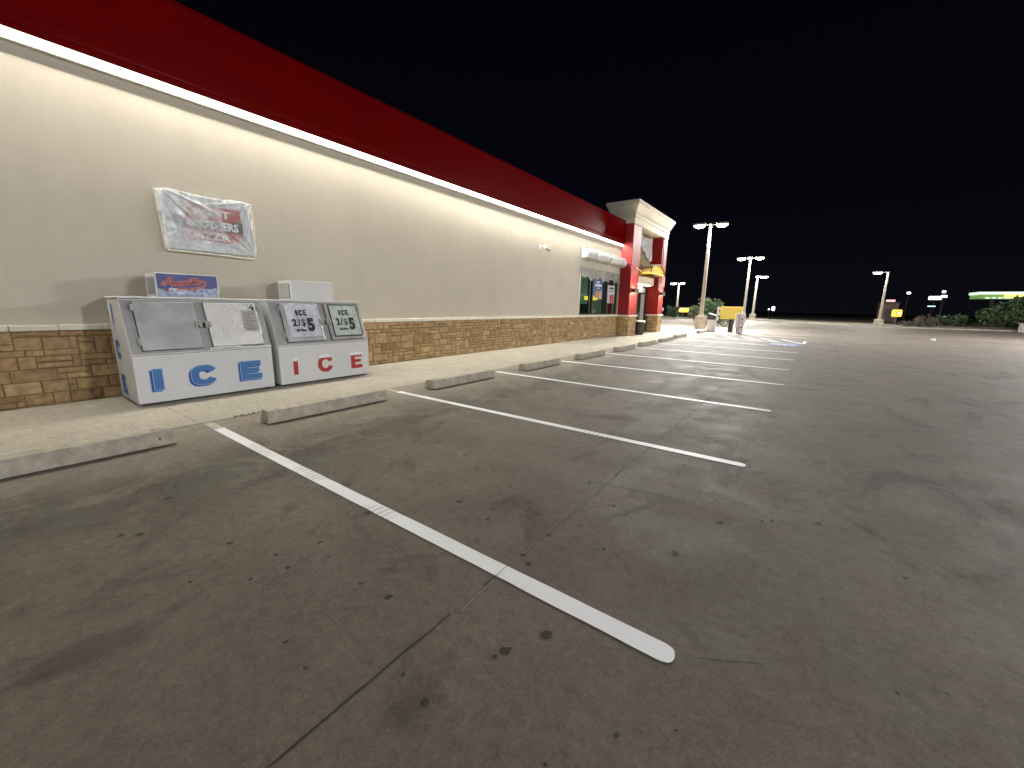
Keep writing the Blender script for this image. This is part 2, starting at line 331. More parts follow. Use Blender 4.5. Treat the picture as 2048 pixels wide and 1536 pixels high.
# flat shapes on a plane: frame = (origin, u, v, n)
class Plane:
    def __init__(s, o, u, v): s.o = Vector(o); s.u = Vector(u).normalized(); s.v = Vector(v).normalized(); s.n = s.u.cross(s.v)
    def p(s, a, b, h=0.0): return s.o + s.u * a + s.v * b + s.n * h
def slab(mb, pl, pts, h0, h1):
    n = len(pts); vs = [pl.p(a, b, h0) for a, b in pts] + [pl.p(a, b, h1) for a, b in pts]
    mb.add(vs, [tuple(range(n)), tuple(range(2 * n - 1, n - 1, -1))] + [(i, (i + 1) % n, (i + 1) % n + n, i + n) for i in range(n)])
def rect(a0, b0, a1, b1): return [(a0, b0), (a1, b0), (a1, b1), (a0, b1)]
def glyph_I(mb, pl, x, y, w_, h, h0, h1): slab(mb, pl, rect(x, y, x + w_, y + h), h0, h1)
def glyph_E(mb, pl, x, y, w_, h, h0, h1, t=.28):
    a = w_ * .36; s = h * t
    slab(mb, pl, rect(x, y, x + a, y + h), h0, h1)
    slab(mb, pl, rect(x + a, y, x + w_, y + s), h0, h1); slab(mb, pl, rect(x + a, y + h - s, x + w_ * .97, y + h), h0, h1)
    slab(mb, pl, rect(x + a, y + h * .5 - s * .42, x + w_ * .88, y + h * .5 + s * .42), h0, h1)
def glyph_C(mb, pl, x, y, w_, h, h0, h1, t=.30, n=22, sq=2.8):
    cx, cy = x + w_ / 2, y + h / 2
    def se(th, a, b):
        c, s_ = math.cos(th), math.sin(th)
        return cx + a * math.copysign(abs(c) ** (2 / sq), c), cy + b * math.copysign(abs(s_) ** (2 / sq), s_)
    th = [R(22) + (R(338) - R(22)) * i / n for i in range(n + 1)]
    O = [se(q, w_ / 2, h / 2) for q in th]; I = [se(q, w_ / 2 - w_ * t, h / 2 - h * t * .85) for q in th]
    for i in range(n): slab(mb, pl, [O[i], O[i + 1], I[i + 1], I[i]], h0, h1)
def text(mb, s, pl, a, b, size, h=.002, th=.0015, bold=0.0, sx=1.0):
    cu = bpy.data.curves.new("t", 'FONT'); cu.body = s; cu.size = size; cu.offset = bold; cu.extrude = th; cu.resolution_u = 3
    ob = bpy.data.objects.new("t", cu); COL.objects.link(ob); dg = bpy.context.evaluated_depsgraph_get()
    me = bpy.data.meshes.new_from_object(ob.evaluated_get(dg))
    mb.add([pl.p(a + v.co.x * sx, b + v.co.y, h + v.co.z) for v in me.vertices], [tuple(p.vertices) for p in me.polygons])
    bpy.data.objects.remove(ob); bpy.data.curves.remove(cu); bpy.data.meshes.remove(me)
def ribbon(mb, pl, pts, wd, h):
    """flat stroke through pts"""
    for k in range(len(pts) - 1):
        a = Vector(pts[k]); b = Vector(pts[k + 1]); d = (b - a)
        if d.length < 1e-6: continue
        d.normalize(); n = Vector((-d.y, d.x)) * wd / 2; e = d * wd * .35
        q = [a - e + n, a - e - n, b + e - n, b + e + n]
        hh = h + .0002 * (k % 3)
        mb.add([pl.p(p.x, p.y, hh) for p in q], [(0, 1, 2, 3)])

def stones(mb, pl, W_, H_, cell=.088, gap=.015, depth=.030, seed=1):
    r = random.Random(seed); nc = max(1, int(round(W_ / cell))); nr = max(1, int(round(H_ / cell))); cw = W_ / nc; ch = H_ / nr
    used = [[False] * nr for _ in range(nc)]
    for i in range(nc):
        for j in range(nr):
            if used[i][j]: continue
            w_, h_ = r.choice([(2, 1), (3, 1), (3, 2), (4, 2), (1, 1), (2, 2), (4, 1), (3, 3), (1, 2), (5, 2), (4, 3), (2, 3), (3, 2)])
            w_ = min(w_, nc - i); h_ = min(h_, nr - j)
            k = 0
            while k < h_ and not used[i][j + k]: k += 1
            h_ = max(1, k)
            ww = 0
            while ww < w_ and all(not used[i + ww][j + q] for q in range(h_)): ww += 1
            w_ = max(1, ww)
            for a in range(w_):
                for b in range(h_): used[i + a][j + b] = True
            x0 = i * cw + gap * r.uniform(.3, .8); x1 = (i + w_) * cw - gap * r.uniform(.3, .8); y0 = j * ch + gap * r.uniform(.3, .8); y1 = (j + h_) * ch - gap * r.uniform(.3, .8)
            nu = max(3, w_ * 2); nv = max(3, h_ * 2); d = depth * r.uniform(.55, 1.1); sd = r.uniform(0, 99)
            tone = min(1, max(0, r.gauss(.56, .15)))
            def fn(u, v):
                e = min(u, 1 - u) * (x1 - x0); g = min(v, 1 - v) * (y1 - y0); ed = min(1, min(e, g) / .018)
                hgt = d * (ed ** .5) + (noise.noise(Vector((u * w_ * .8 + sd, v * h_ * .8, sd))) * .011) * (1 if ed > 0 else 0)
                jx = noise.noise(Vector((sd, v * 3, 1))) * .005 if u in (0, 1) else 0; jy = noise.noise(Vector((u * 3, sd, 2))) * .005 if v in (0, 1) else 0
                return pl.p(x0 + (x1 - x0) * u + jx, y0 + (y1 - y0) * v + jy, max(0.001, hgt))
            s0 = len(mb.v); mb.grid(fn, nu, nv); mb.tone += [tone] * (len(mb.v) - s0)
def ledge_blocks(mb, axis, a, b, x0, x1, z0, z1, fixed=0.0, step=.49):
    t = a
    while t < b - .02:
        e = min(b, t + step * rnd.uniform(.94, 1.05)); g = .006
        if axis == 'y': mb.box((x0, t + g, z0), (x1 + rnd.uniform(-.004, .004), e - g, z1 + rnd.uniform(-.003, .003)))
        else: mb.box((t + g, x0, z0), (e - g, x1, z1))
        t = e

# ================================================================== SETTING
# far ground: dark dirt / dry grass sheet out to the horizon
g = MB(); g.add([(-400, -400, -.06), (400, -400, -.06), (400, 400, -.06), (-400, 400, -.06)], [(0, 1, 2, 3)])
struct(obj("ground", g, "dirt", fixn=False))
# the concrete lot
LOT = [(-60, -45), (60, -45), (60, 50), (40, 53.5), (25, 57.6), (18.2, 57.0), (12.6, 59.0), (8.6, 66), (1.0, 73.5), (-7, 61.5), (-60, 60)]
g = MB(); g.add([(x, y, 0) for x, y in LOT], [tuple(range(len(LOT)))])
lot = struct(obj("parking_lot", g, "lot", fixn=False))
# kerb running round the far edge of the lot and the verge behind it
kb = MB()
edge = LOT[2:]
for (x0, y0), (x1, y1) in zip(edge, edge[1:]):
    d = Vector((x1 - x0, y1 - y0, 0)); n = Vector((d.y, -d.x, 0)).normalized() * .3
    if n.y < 0: n = -n
    n = n if n.y > 0 else -n
    vs = [(x0, y0, -.05), (x1, y1, -.05), (x1 + n.x, y1 + n.y, -.05), (x0 + n.x, y0 + n.y, -.05)]
    kb.add(vs + [(x, y, .13) for x, y, z in vs], [(0, 3, 2, 1), (4, 5, 6, 7), (0, 1, 5, 4), (1, 2, 6, 5), (2, 3, 7, 6), (3, 0, 4, 7)])
struct(obj("kerb", kb, "kerb"))
vg = MB()
for (x0, y0), (x1, y1) in zip(edge, edge[1:]):
    ln = max(1, int(math.hypot(x1 - x0, y1 - y0) / 1.2))
    def vf(u, v, x0=x0, y0=y0, x1=x1, y1=y1):
        x = x0 + (x1 - x0) * u; y = y0 + (y1 - y0) * u + .28 + v * 9
        return (x, y, .10 + noise.noise(Vector((x * .5, y * .5, 0))) * .06 * min(1, v * 4) + (.12 * math.sin(v * math.pi) if v > 0 else 0) - .3 * (v > .99))
    vg.grid(vf, ln, 8)
struct(obj("verge", vg, "dirt", smooth=True, fixn=False))
# sidewalk along the shop, flush with the lot (4 mm proud), widening past the entrance
g = MB()
SW = [(-.1, -9), (2.78, -9), (2.78, 27.4), (3.3, 28.2), (3.3, 29.0), (6.2, 30.2), (6.6, 33.0), (5.0, 37.5), (-.1, 37.5)]
g.add([(x, y, .004) for x, y in SW], [tuple(range(len(SW)))])
struct(obj("sidewalk", g, "walk", fixn=False))
def crack(mb, p0, p1, wd=.006, z=.006, seed=0, step=.09, jit=.008, gaps=0.0):
    r = random.Random(seed); a = Vector((*p0, z)); b = Vector((*p1, z)); L_ = (b - a).length; d = (b - a) / L_; n = Vector((-d.y, d.x, 0))
    k = max(2, int(L_ / step)); prev = None
    for i in range(k + 1):
        t = i / k; c = a + (b - a) * t + n * (noise.noise(Vector((t * L_ * 1.2, seed, 0))) * jit * 2 + r.uniform(-jit, jit) * .4)
        ww = wd * r.uniform(.5, 1.3); cur = (c + n * ww, c - n * ww)
        if prev and r.random() > gaps: mb.add([prev[0], prev[1], cur[1], cur[0]], [(0, 1, 2, 3)])
        prev = cur
jm = MB()
crack(jm, (7.65, -6), (7.63, 1.62), .0045, .0026, 3, gaps=.18); crack(jm, (7.63, 3.4), (7.66, 30), .004, .0026, 5, gaps=.25)
crack(jm, (3.75, -3), (3.0, 2.0), .003, .0026, 6, gaps=.6, jit=.03); crack(jm, (7.45, 3.18), (8.2, 3.3), .003, .0026, 8, jit=.03)
crack(jm, (8.7, 1.75), (8.95, 1.9), .0015, .0026, 9, jit=.02); crack(jm, (10.4, 5.0), (12.6, 5.2), .003, .0026, 10, gaps=.5, jit=.03)
struct(obj("expansion_joint", jm, "joint", lot, fixn=False))
jp = MB(); crack(jp, (7.632, 1.78), (7.63, 3.35), .0045, .0028, 4, jit=.006, gaps=.08); crack(jp, (7.66, 1.3), (7.64, 1.60), .006, .0028, 14, jit=.01, gaps=.1)
struct(obj("expansion_joint", jp, "jointpale", lot, fixn=False))
jc = MB(); crack(jc, (7.631, 1.62), (7.629, 1.745), .0022, .0052, 40, step=.02, jit=.002)
struct(obj("paint_crack", jc, "joint", lot, fixn=False))
js = MB()
crack(js, (2.80, -9), (2.80, 27.3), .007, .0056, 11, gaps=.05)
crack(js, (1.46, -9), (1.46, 22), .003, .0056, 12, gaps=.55)
for yy in (-1.2, 1.55, 4.35, 7.1, 9.9, 12.7, 15.4, 18.2, 21, 24): crack(js, (.1, yy), (2.78, yy + .05), .003, .0056, int(yy * 7) + 20, gaps=.15)
struct(obj("sidewalk_joint", js, "joint", fixn=False))


# dried gum and oil drips, each an irregular dark blotch on the concrete
SPOTS = [(5.48, 0.49, 0.032), (5.4, 0.41, 0.025), (8.09, 1.45, 0.032), (7.88, 0.87, 0.018), (8.41, 2.51, 0.025), (8.02, 2.27, 0.018), (7.28, 1.14, 0.025), (7.66, 2.18, 0.022), (6.51, 1.18, 0.018), (6.43, 1.59, 0.029), (6.69, 1.64, 0.025), (6.06, 0.82, 0.025), (6.61, 0.93, 0.018), (7.07, 1.11, 0.014), (7.15, 0.67, 0.011), (7.64, 1.89, 0.018), (7.72, 1.84, 0.022), (7.97, 1.2, 0.014), (8.54, 1.21, 0.011), (8.71, 1.36, 0.007), (6.47, 2.29, 0.018), (6.99, 2.63, 0.018), (7.5, 3.14, 0.018), (8.57, 3.11, 0.025), (8.82, 3.33, 0.014), (8.88, 3.38, 0.018), (9.16, 3.56, 0.025), (9.57, 3.11, 0.014), (4.99, 0.76, 0.036), (4.78, 0.85, 0.022), (6.17, 2.93, 0.022), (2.63, 1.96, 0.029), (9.16, 2.57, 0.007), (7.19, 2.08, 0.018), (7.13, 2.21, 0.011), (6.31, 0.54, 0.014), (6.42, 0.94, 0.018), (6.55, 0.75, 0.014), (6.7, 1.13, 0.011)]
gs = MB(); rr = random.Random(11)
def blotch(x, y, r_, z=.0030, el=1.0):
    an = rr.uniform(0, 6.28); pts = []
    for i in range(11):
        t = 2 * math.pi * i / 11; q = r_ * rr.uniform(.7, 1.15); a_, b_ = q * math.cos(t) * el, q * math.sin(t) * .8
        pts.append((x + a_ * math.cos(an) - b_ * math.sin(an), y + a_ * math.sin(an) + b_ * math.cos(an), z))
    gs.add(pts, [tuple(range(11))])
for x, y, r_ in SPOTS: blotch(x, y, r_)
for i in range(240):
    y = rr.uniform(-1.5, 26) ; x = rr.choice((rr.uniform(3.7, 14), rr.uniform(6, 13)))
    blotch(x, y, rr.uniform(.006, .02) * rr.choice((1, 1, 1.6)), el=rr.choice((1, 1.3)))
for i in range(60): blotch(rr.uniform(.6, 2.7), rr.uniform(-1, 24), rr.uniform(.006, .014), .0058)
struct(obj("gum_spot", gs, "gum", lot, fixn=False))

# painted stall lines (painted on the lot, part of the setting)
def line(p0, p1, wd=.105, z=.0042, matn="paint", parent=lot, seed=0, name="painted_line", round_end=True):
    r = random.Random(seed); a = Vector((*p0, z)); b = Vector((*p1, z)); L_ = (b - a).length; d = (b - a) / L_; n = Vector((-d.y, d.x, 0)) * wd / 2
    k = max(2, int(L_ / .12)); mb = MB(); P = []
    for i in range(k + 1):
        c = a + d * L_ * i / k; e = wd * .022; P.append((c + n * (1 + r.uniform(-.04, .04)), c - n * (1 + r.uniform(-.04, .04))))
    for q, s in zip(P, P[1:]): mb.add([q[0], q[1], s[1], s[0]], [(0, 1, 2, 3)])
    if round_end:
        q = P[-1]; pts = [b + n * math.cos(t) * (1 - .10 * r.random()) + d * wd * .42 * math.sin(t) ** .6 * (1 + .08 * r.random()) for t in [math.pi * i / 9 for i in range(10)]]
        mb.add([q[0]] + pts[1:-1][:0] + [p for p in pts[1:-1]] + [q[1]], [tuple(range(10))])
    return struct(obj(name, mb, matn, parent, fixn=False))
STALL = [((3.20, 1.675), (8.57, 1.685)), ((3.10, 4.46), (8.53, 4.49)), ((3.02, 7.40), (8.56, 7.31)), ((3.21, 10.19), (8.60, 10.15)), ((3.21, 13.1), (8.58, 12.87)),
         ((3.32, 15.95), (8.60, 15.6)), ((3.46, 18.6), (8.64, 18.46)), ((3.38, 21.95), (7.50, 21.55))]
for i, (a, b) in enumerate(STALL): line(a, b, .112, seed=i)
line((2.82, 1.68), (3.19, 1.675), .10, .0036, "oldpaint", seed=50, round_end=False)
line((2.70, 4.47), (3.09, 4.46), .10, .0036, "oldpaint", seed=51, round_end=False)
line((3.3, 12.35), (3.8, 12.3), .10, .0036, "oldpaint", seed=52)
for i, (a, b) in enumerate([((2.72, 27.83), (3.76, 25.22)), ((3.66, 28.42), (4.65, 25.0)), ((4.61, 28.04), (5.86, 24.6)), ((5.79, 27.3), (6.96, 24.17)), ((6.74, 26.74), (7.75, 24.2)), ((7.75, 26.6), (8.70, 23.95))]):
    line(a, b, .13, .0048 + .00015 * i, seed=60 + i)
line((3.3, 25.2), (8.70, 23.86), .11, .0040, seed=70); line((3.5, 29.6), (8.8, 29.1), .11, seed=71); line((8.82, 25.9), (8.80, 23.8), .13, .0062, seed=72)
for i, y in enumerate((32.2, 35.2, 38.2)): line((6.7 if i == 0 else 5.3, y), (8.9, y - .2), .11, seed=80 + i)
line((6.32, 21.87), (7.3, 21.4), .45, .0034, "oldpaint", seed=90)
g = MB(); g.add([(7.55, 22.0, .0066), (8.75, 21.8, .0066), (8.73, 23.45, .0066), (7.56, 23.4, .0066)], [(0, 1, 2, 3)])
struct(obj("accessible_parking_symbol", g, "bluepaint", lot, fixn=False))
gp = Plane((8.12, 22.35, .0130), (0, -1, 0), (1, 0, 0))   # the wheelchair figure, painted white, read from the driving lane
g = MB()
def gstroke(pts, wd=.10):
    for a, b in zip(pts, pts[1:]):
        A = Vector(a); B = Vector(b); d = (B - A).normalized(); n = Vector((-d.y, d.x)) * wd / 2
        g.add([(8.12 - p.y, 22.5 - p.x, .0075) for p in (A + n, A - n, B - n, B + n)], [(0, 1, 2, 3)])
gstroke([(-.05, .42), (-.02, .05), (.28, .03), (.42, -.35)]); gstroke([(-.04, .24), (.22, .22)], .07)
gstroke([(.20 + .0, -.12), (.17, -.25), (.05, -.36), (-.12, -.36), (-.27, -.24), (-.30, -.06), (-.2, .10)], .07)
g.add([(8.12 - (.52 + .09 * math.sin(2 * math.pi * i / 10)), 22.5 - (-.06 + .09 * math.cos(2 * math.pi * i / 10)), .0075) for i in range(10)], [tuple(range(10))])
struct(obj("painted_symbol", g, "paint", lot, fixn=False))

# ================================================================== STORE BUILDING
store = thing("store_building", (0, 10, 0), "long convenience store with beige stucco wall, stone base and red band along the roof", "building")
WY0, WY1 = 17.4, 22.1; WZ0, WZ1 = 1.20, 3.34
TY0, TY1, TX = 22.2, 28.5, .63
wl = MB()
wl.box((-.35, -9, 0), (0, WY0, 6.15)); wl.box((-.35, WY0, 0), (0, WY1, WZ0)); wl.box((-.35, WY0, WZ1), (0, WY1, 6.15)); wl.box((-.35, WY1, 0), (0, TY0 - .003, 6.15))
wl.box((-14, -9, 0), (-.353, -8.7, 6.1)); wl.box((-14, 28.2, 0), (-.8, 28.5, 6.1)); wl.box((-14.3, -9, 0), (-14.003, 28.5, 6.1))
wall = obj("wall", wl, "stucco", store)
rf = MB(); rf.box((-14, -8.7, 5.7), (-.36, 28.2, 5.9)); obj("roof", rf, "darkgrey", store)
# stone wainscot: thin mortar bed + real stones
mo = MB(); mo.box((.001, -9, 0), (.020, TY0 - .004, 1.09)); base = obj("stone_base", mo, "mortar", store)
sm = MB(); stones(sm, Plane((.020, -2.2, .0), (0, 1, 0), (0, 0, 1)), TY0 + 2.2 - .01, 1.088, seed=4)
obj("stone_facing", sm, "stone", base, smooth=False, fixn=False)
lb = MB(); ledge_blocks(lb, 'y', -3, TY0 - .01, .002, .085, 1.091, 1.172)
obj("stone_ledge", lb, "ledge", store, bevel=.006)
# trim + LED light channel + red fascia
tm = MB(); tm.prism([(.001, 4.845), (.070, 4.845), (.074, 4.852), (.078, 4.925), (.001, 4.935)], -9, TY0 - .004); tm.box((.001, -9, 4.9675), (.129, TY0 - .004, 4.973))
obj("trim", tm, "trim", store, bevel=.004)
lt = MB(); lt.prism([(.050, 4.966), (.126, 4.966), (.126, 4.952), (.121, 4.952), (.050, 4.962)], -1.2, TY0 - .03); ls_ = obj("light_strip", lt, "ledlens", store)
lt = MB(); lt.prism([(.121, 4.950), (.119, 4.947), (.084, 4.954), (.084, 4.957)], -1.2, TY0 - .03); obj("led_bar", lt, "led", ls_)
fa = MB()
fa.prism([(-.02, 4.975), (.128, 4.975), (.128, 5.10), (.150, 5.125), (.160, 5.15), (.160, 6.19), (-.02, 6.19)], -9, TY0 - .005)
fasc = obj("fascia", fa, "red", store, bevel=.01)
cp = MB(); cp.box((-.25, -9, 6.193), (.168, TY0 - .006, 6.212)); obj("coping", cp, "red", fasc)
# window
wf = MB()
for y in (WY0 + .03, 18.62, 18.95, 20.38, 20.70, WY1 - .05): wf.box((-.16, y - .045, WZ0 + .05), (-.06, y + .045, WZ1 - .05))
wf.box((-.16, WY0, WZ0 + .002), (-.05, WY1, WZ0 + .05)); wf.box((-.16, WY0, WZ1 - .05), (-.05, WY1, WZ1 - .002))
win = obj("window", wf, "alumdark", store)
for ya, yb in ((WY0 + .05, 18.60), (18.64, 18.93), (18.97, 20.36), (20.40, 20.68), (20.72, WY1 - .07)):
    gl = MB(); gl.add([(-.12, ya, WZ0 + .05), (-.12, yb, WZ0 + .05), (-.12, yb, WZ1 - .05), (-.12, ya, WZ1 - .05)], [(0, 1, 2, 3)]); obj("pane", gl, "glass", win, fixn=False)
fr = MB()   # pale jamb edge
fr.box((-.05, WY0 + .002, WZ0 + .06), (.012, WY0 + .03, WZ1 - .002)); fr.box((-.05, WY0 + .0, 1.176), (.05, WY0 + .12, 1.198)); obj("window_trim", fr, "trim", win)
# inside of the shop behind the glass
rm = MB(); rm.box((-6.2, 16.0, 0), (-6.1, 23.6, 4.2)); rm.box((-6.1, 15.9, 0), (-.36, 16.0, 4.2)); rm.box((-6.1, 23.6, 0), (-1.0, 23.7, 4.2)); rm.box((-6.2, 15.9, 4.2), (-.36, 23.7, 4.3))
obj("shop_interior", rm, "room", store)
for y in (17.0, 18.6, 20.4, 21.9): sh = MB(); sh.box((-2.9, y, 0), (-2.3, y + 1.1, 1.75)); obj("shelf", sh, "darkgrey", store)
il = MB()
for y in (17.6, 20.6): il = MB(); il.box((-5.2, y, 4.12), (-4.2, y + .3, 4.16)); obj("added_ceiling_lamp", il, "shopfill", store)  # unseen lamps added to brighten the room behind the glass
# film hanging over the window head
fl = MB()
def ff(u, v):
    y = 17.3 + u * 5.0; hem = 2.93 + .06 * math.sin(u * 19) + .05 * math.sin(u * 43 + 1) + .03 * math.sin(u * 91)
    z = 3.42 + (hem - 3.42) * v
    return (.012 + .03 * v + .02 * math.sin(u * 30 + v * 2) * v + .01 * math.sin(u * 77), y, z)
fl.grid(ff, 90, 6); obj("window_film", fl, "filmwin", win, smooth=True, fixn=False)

# entrance tower
tc_ = MB(); tc_.box((-.9, TY0 + .003, 0), (-.62, TY1 - .003, 6.0)); tc_.box((-.62, 23.45, 4.25), (-.10, 27.48, 6.0)); tc_.box((-.62, 23.45, 2.95), (-.05, 27.48, 4.0))
tower = obj("entrance_tower", tc_, "beige", store)
def pillar(y0, y1, name="pillar"):
    a = MB(); a.box((-.61, y0, 1.175), (TX, y1, 6.06)); p_ = obj(name, a, "redpaint", tower, bevel=.01)
    b = MB(); b.box((-.60, y0 - .0 + .03, 0), (TX + .03, y1 - .03, 1.08)); q = obj("pillar_base", b, "mortar", tower)
    s = MB()
    stones(s, Plane((TX + .03, y0 + .03, 0), (0, 1, 0), (0, 0, 1)), y1 - y0 - .06, 1.08, seed=int(y0))
    stones(s, Plane((-.0, y0 + .03, 0), (1, 0, 0), (0, 0, 1)), TX + .03, 1.08, seed=int(y0) + 1)
    obj("stone_facing", s, "stone", tower, fixn=False)
    c = MB(); c.box((-.6, y0 - .045, 1.082), (TX + .10, y1 + .045, 1.172)); obj("stone_ledge", c, "ledge", tower, bevel=.006)
    return p_
pillar(TY0, 23.44); pillar(27.5, TY1)
# cornice: stepped profile carried round front and sides
co = MB()
def ring(px, z0, z1, px2=None):
    px2 = px if px2 is None else px2
    a = [(-.62 - px, TY0 - px), (TX + px, TY0 - px), (TX + px, TY1 + px), (-.62 - px, TY1 + px)]
    b = [(-.62 - px2, TY0 - px2), (TX + px2, TY0 - px2), (TX + px2, TY1 + px2), (-.62 - px2, TY1 + px2)]
    co.add([(x, y, z0) for x, y in a] + [(x, y, z1) for x, y in b], [(0, 1, 2, 3), (7, 6, 5, 4)] + [(i, i + 4, (i + 1) % 4 + 4, (i + 1) % 4) for i in range(4)])
ring(.03, 6.063, 6.38); ring(.07, 6.383, 6.43); ring(.05, 6.433, 6.60); ring(.10, 6.603, 6.66); ring(.12, 6.663, 6.98, .27); ring(.27, 6.983, 7.03); ring(.31, 7.033, 7.19)
obj("cornice", co, "cream", tower, bevel=.006)
# door set back in the bay
dr = MB()
for y in (24.9, 26.0, 26.15, 26.95, 27.30): dr.box((-.16, y - .04, 0.01), (-.08, y + .04, 2.85))
dr.box((-.16, 24.86, 2.45), (-.082, 27.34, 2.56)); dr.box((-.16, 24.86, .02), (-.079, 27.34, .10)); dr.box((-.16, 24.86, 2.85), (-.07, 27.34, 2.94))
door = obj("door", dr, "alumdark", tower)
dg_ = MB(); dg_.add([(-.12, 24.94, .1), (-.12, 25.96, .1), (-.12, 25.96, 2.45), (-.12, 24.94, 2.45)], [(0, 1, 2, 3)]); obj("pane", dg_, "glass", door, fixn=False)
dp = MB(); dp.box((-.12, 26.20, .1), (-.10, 26.92, 2.84)); obj("side_panel", dp, "grey", door, bevel=.01)
dw = MB(); dw.box((-.10, 24.3, 2.56), (-.06, 26.3, 2.93)); obj("paper_cover", dw, "white", door)
dh = MB(); dh.tube((-.05, 25.90, .95), (-.05, 25.90, 1.35), .015); dh.tube((-.12, 25.90, 1.0), (-.05, 25.90, 1.0), .01); dh.tube((-.12, 25.90, 1.3), (-.05, 25.90, 1.3), .01); obj("handle", dh, "chrome", door)
pg_ = MB(); pg_.box((-.62, 23.45, 0.0), (-.14, 24.85, 2.9)); obj("bay_panel", pg_, "room", tower)
bh = MB(); bh.box((-.04, 24.2, 3.02), (.32, 27.3, 3.52)); blk = obj("bulkhead", bh, "cream", tower, bevel=.02)
bl = MB(); bl.box((.02, 24.5, 2.995), (.26, 27.0, 3.015)); obj("bulkhead_lens", bl, "downlens", blk)
# torn sheeting where the sign over the door was
sg = MB()
def sf(u, v):
    y = 23.5 + u * 3.6; top = 6.02 - .35 * math.sin(u * math.pi) * .6; bot = 5.25 + .25 * math.sin(u * 5) - .45 * u
    z = top + (bot - top) * v
    return (.06 + .05 * math.sin(v * math.pi) + .035 * math.sin(u * 34 + v * 5) + .02 * math.sin(u * 71), y, z)
sg.grid(sf, 50, 14); obj("torn_sheeting", sg, "filmwin2", tower, smooth=True, fixn=False)
rp = MB(); rp.path([(.12, 23.6, 4.95), (.2, 24.8, 4.7), (.32, 25.9, 4.35), (.55, 26.7, 4.1)], .014); rp.path([(.66, 27.62, 6.0), (.68, 27.6, 5.1), (.66, 27.63, 3.2)], .03)
obj("tie_strap", rp, "darkgrey", tower)
pf = MB()
def pff(u, v): return (TX + .02 + .03 * math.sin(u * 20), 27.2 + u * 1.25 - .0, 3.55 - v * (.75 + .12 * math.sin(u * 25)) + .1 * u)
pf.grid(pff, 30, 6); obj("torn_sheeting", pf, "filmred", tower, smooth=True, fixn=False)

# wall sconces on the pillars
def sconce(y):
    o = thing("wall_sconce", (TX, y, 2.54), "dark up-and-down wall lamp on the near red pillar beside the trash can", "wall lamp", "sconces on the entrance pillars")
    a = MB(); a.box((.15, -.33, -.13), (.17, .33, .11)); a.box((.002, -.33, -.13), (.149, -.31, .11)); a.box((.002, .31, -.13), (.149, .33, .11)); a.box((.002, -.309, -.05), (.149, .309, .03)); obj("housing", a, "sconce", o, world=False)
    b = MB(); b.box((.03, -.24, .032), (.12, .24, .045)); obj("lens", b, "sconcelens", o, world=False)
    b = MB(); b.box((.03, -.24, -.065), (.12, .24, -.052)); obj("lens", b, "sconcelens", o, world=False)
    return o
s1 = sconce(22.82); s2 = copy_tree(s1); s2.location = (TX, 28.0, 2.54); s2["label"] = "dark up-and-down wall lamp on the far red pillar, right of the door"
sb = MB(); sb.box((TX + .002, 28.42, 1.42), (TX + .09, 28.62, 1.62)); sb.box((TX + .02, 28.503, 1.34), (TX + .06, 28.56, 1.418)); tag(obj("utility_box", sb, "grey", bevel=.01), "small grey electrical box on the edge of the far red pillar", "electrical box")

# yellow barrel awning over the door
aw = thing("door_awning", (.0, 25.65, 3.6), "yellow half-round awning hanging over the store door between red pillars", "awning")
AY0, AY1, AX0, AX1, AZ, AH = 24.4, 26.95, -.03, 1.02, 3.56, .50; n = 16
ap = [(AY0 + (AY1 - AY0) * (1 - math.cos(math.pi * i / n)) / 2, AZ + .10 + AH * math.sin(math.pi * i / n) ** .85) for i in range(n + 1)]
a = MB(); a.grid(lambda u, v: (AX0 + (AX1 - AX0) * u, ap[int(round(v * n))][0], ap[int(round(v * n))][1] + .012 * math.sin(u * 17 + v * 3)), 8, n); obj("canopy", a, "awntop", aw, smooth=True, fixn=False)
b = MB(); b.prism([(AY0 + .03, AZ + .09)] + [(y, z - .012) for y, z in ap[1:-1]] + [(AY1 - .03, AZ + .09)], AX1 - .05, AX1 - .02, 'x'); obj("end_panel", b, "awn", aw)
b = MB(); b.box((AX1 - .02, AY0, AZ), (AX1 + .03, AY1, AZ + .085)); b.box((AX0, AY0 - .03, AZ - .02), (AX1 - .022, AY0 + .01, AZ + .12)); b.box((AX0, AY1 - .02, AZ), (AX1 - .022, AY1 + .02, AZ + .085)); obj("frame_rail", b, "board", aw)
b = MB(); b.path([(AX1 + .01, y, z + .01) for y, z in ap], .022); obj("arch_rib", b, "darkgrey", aw); b = MB(); b.path([(.3, y, z + .012) for y, z in ap], .016); obj("arch_rib", b, "darkgrey", aw)
b = MB(); b.grid(lambda u, v: (.05 + .03 * v, 23.5 + u * .9, 3.72 - .05 * v), 3, 2); b.path([(TX + .01, 22.9, 3.80), (.5, 24.4, 3.66)], .03); obj("valance", b, "board", aw)

# wrapped awning above the window
wa = thing("wrapped_awning", (0, 19.8, 4.0), "rounded window awning wrapped tightly in crumpled white plastic", "awning")
a = MB()
def waf(u, v):
    y = 17.3 + u * 4.85; th = v * math.pi * 1.0; r = .25 * (1 + .06 * math.sin(u * 37) + .05 * math.sin(u * 13 + v * 4)); sag = .05 * math.sin(u * math.pi * 2)
    cut = 1 - .25 * (abs(u - .52) < .03)
    return (.012 + .42 * math.sin(th) ** .7 * cut * (1 + .05 * math.sin(u * 51 + v * 6)), y, 4.02 + .25 * math.cos(th) + .03 * math.sin(u * 29 + v * 7) + .015 * math.sin(u * 80) - .08 * u * (1 - v))
a.grid(waf, 110, 16)
obj("plastic_wrap", a, "filmdense", wa, smooth=True, fixn=False)
b = MB(); b.prism([(.01, 3.79), (.36, 3.82), (.40, 4.02), (.30, 4.22), (.01, 4.26)], 17.33, 22.1); obj("frame", b, "white", wa, bevel=.02)
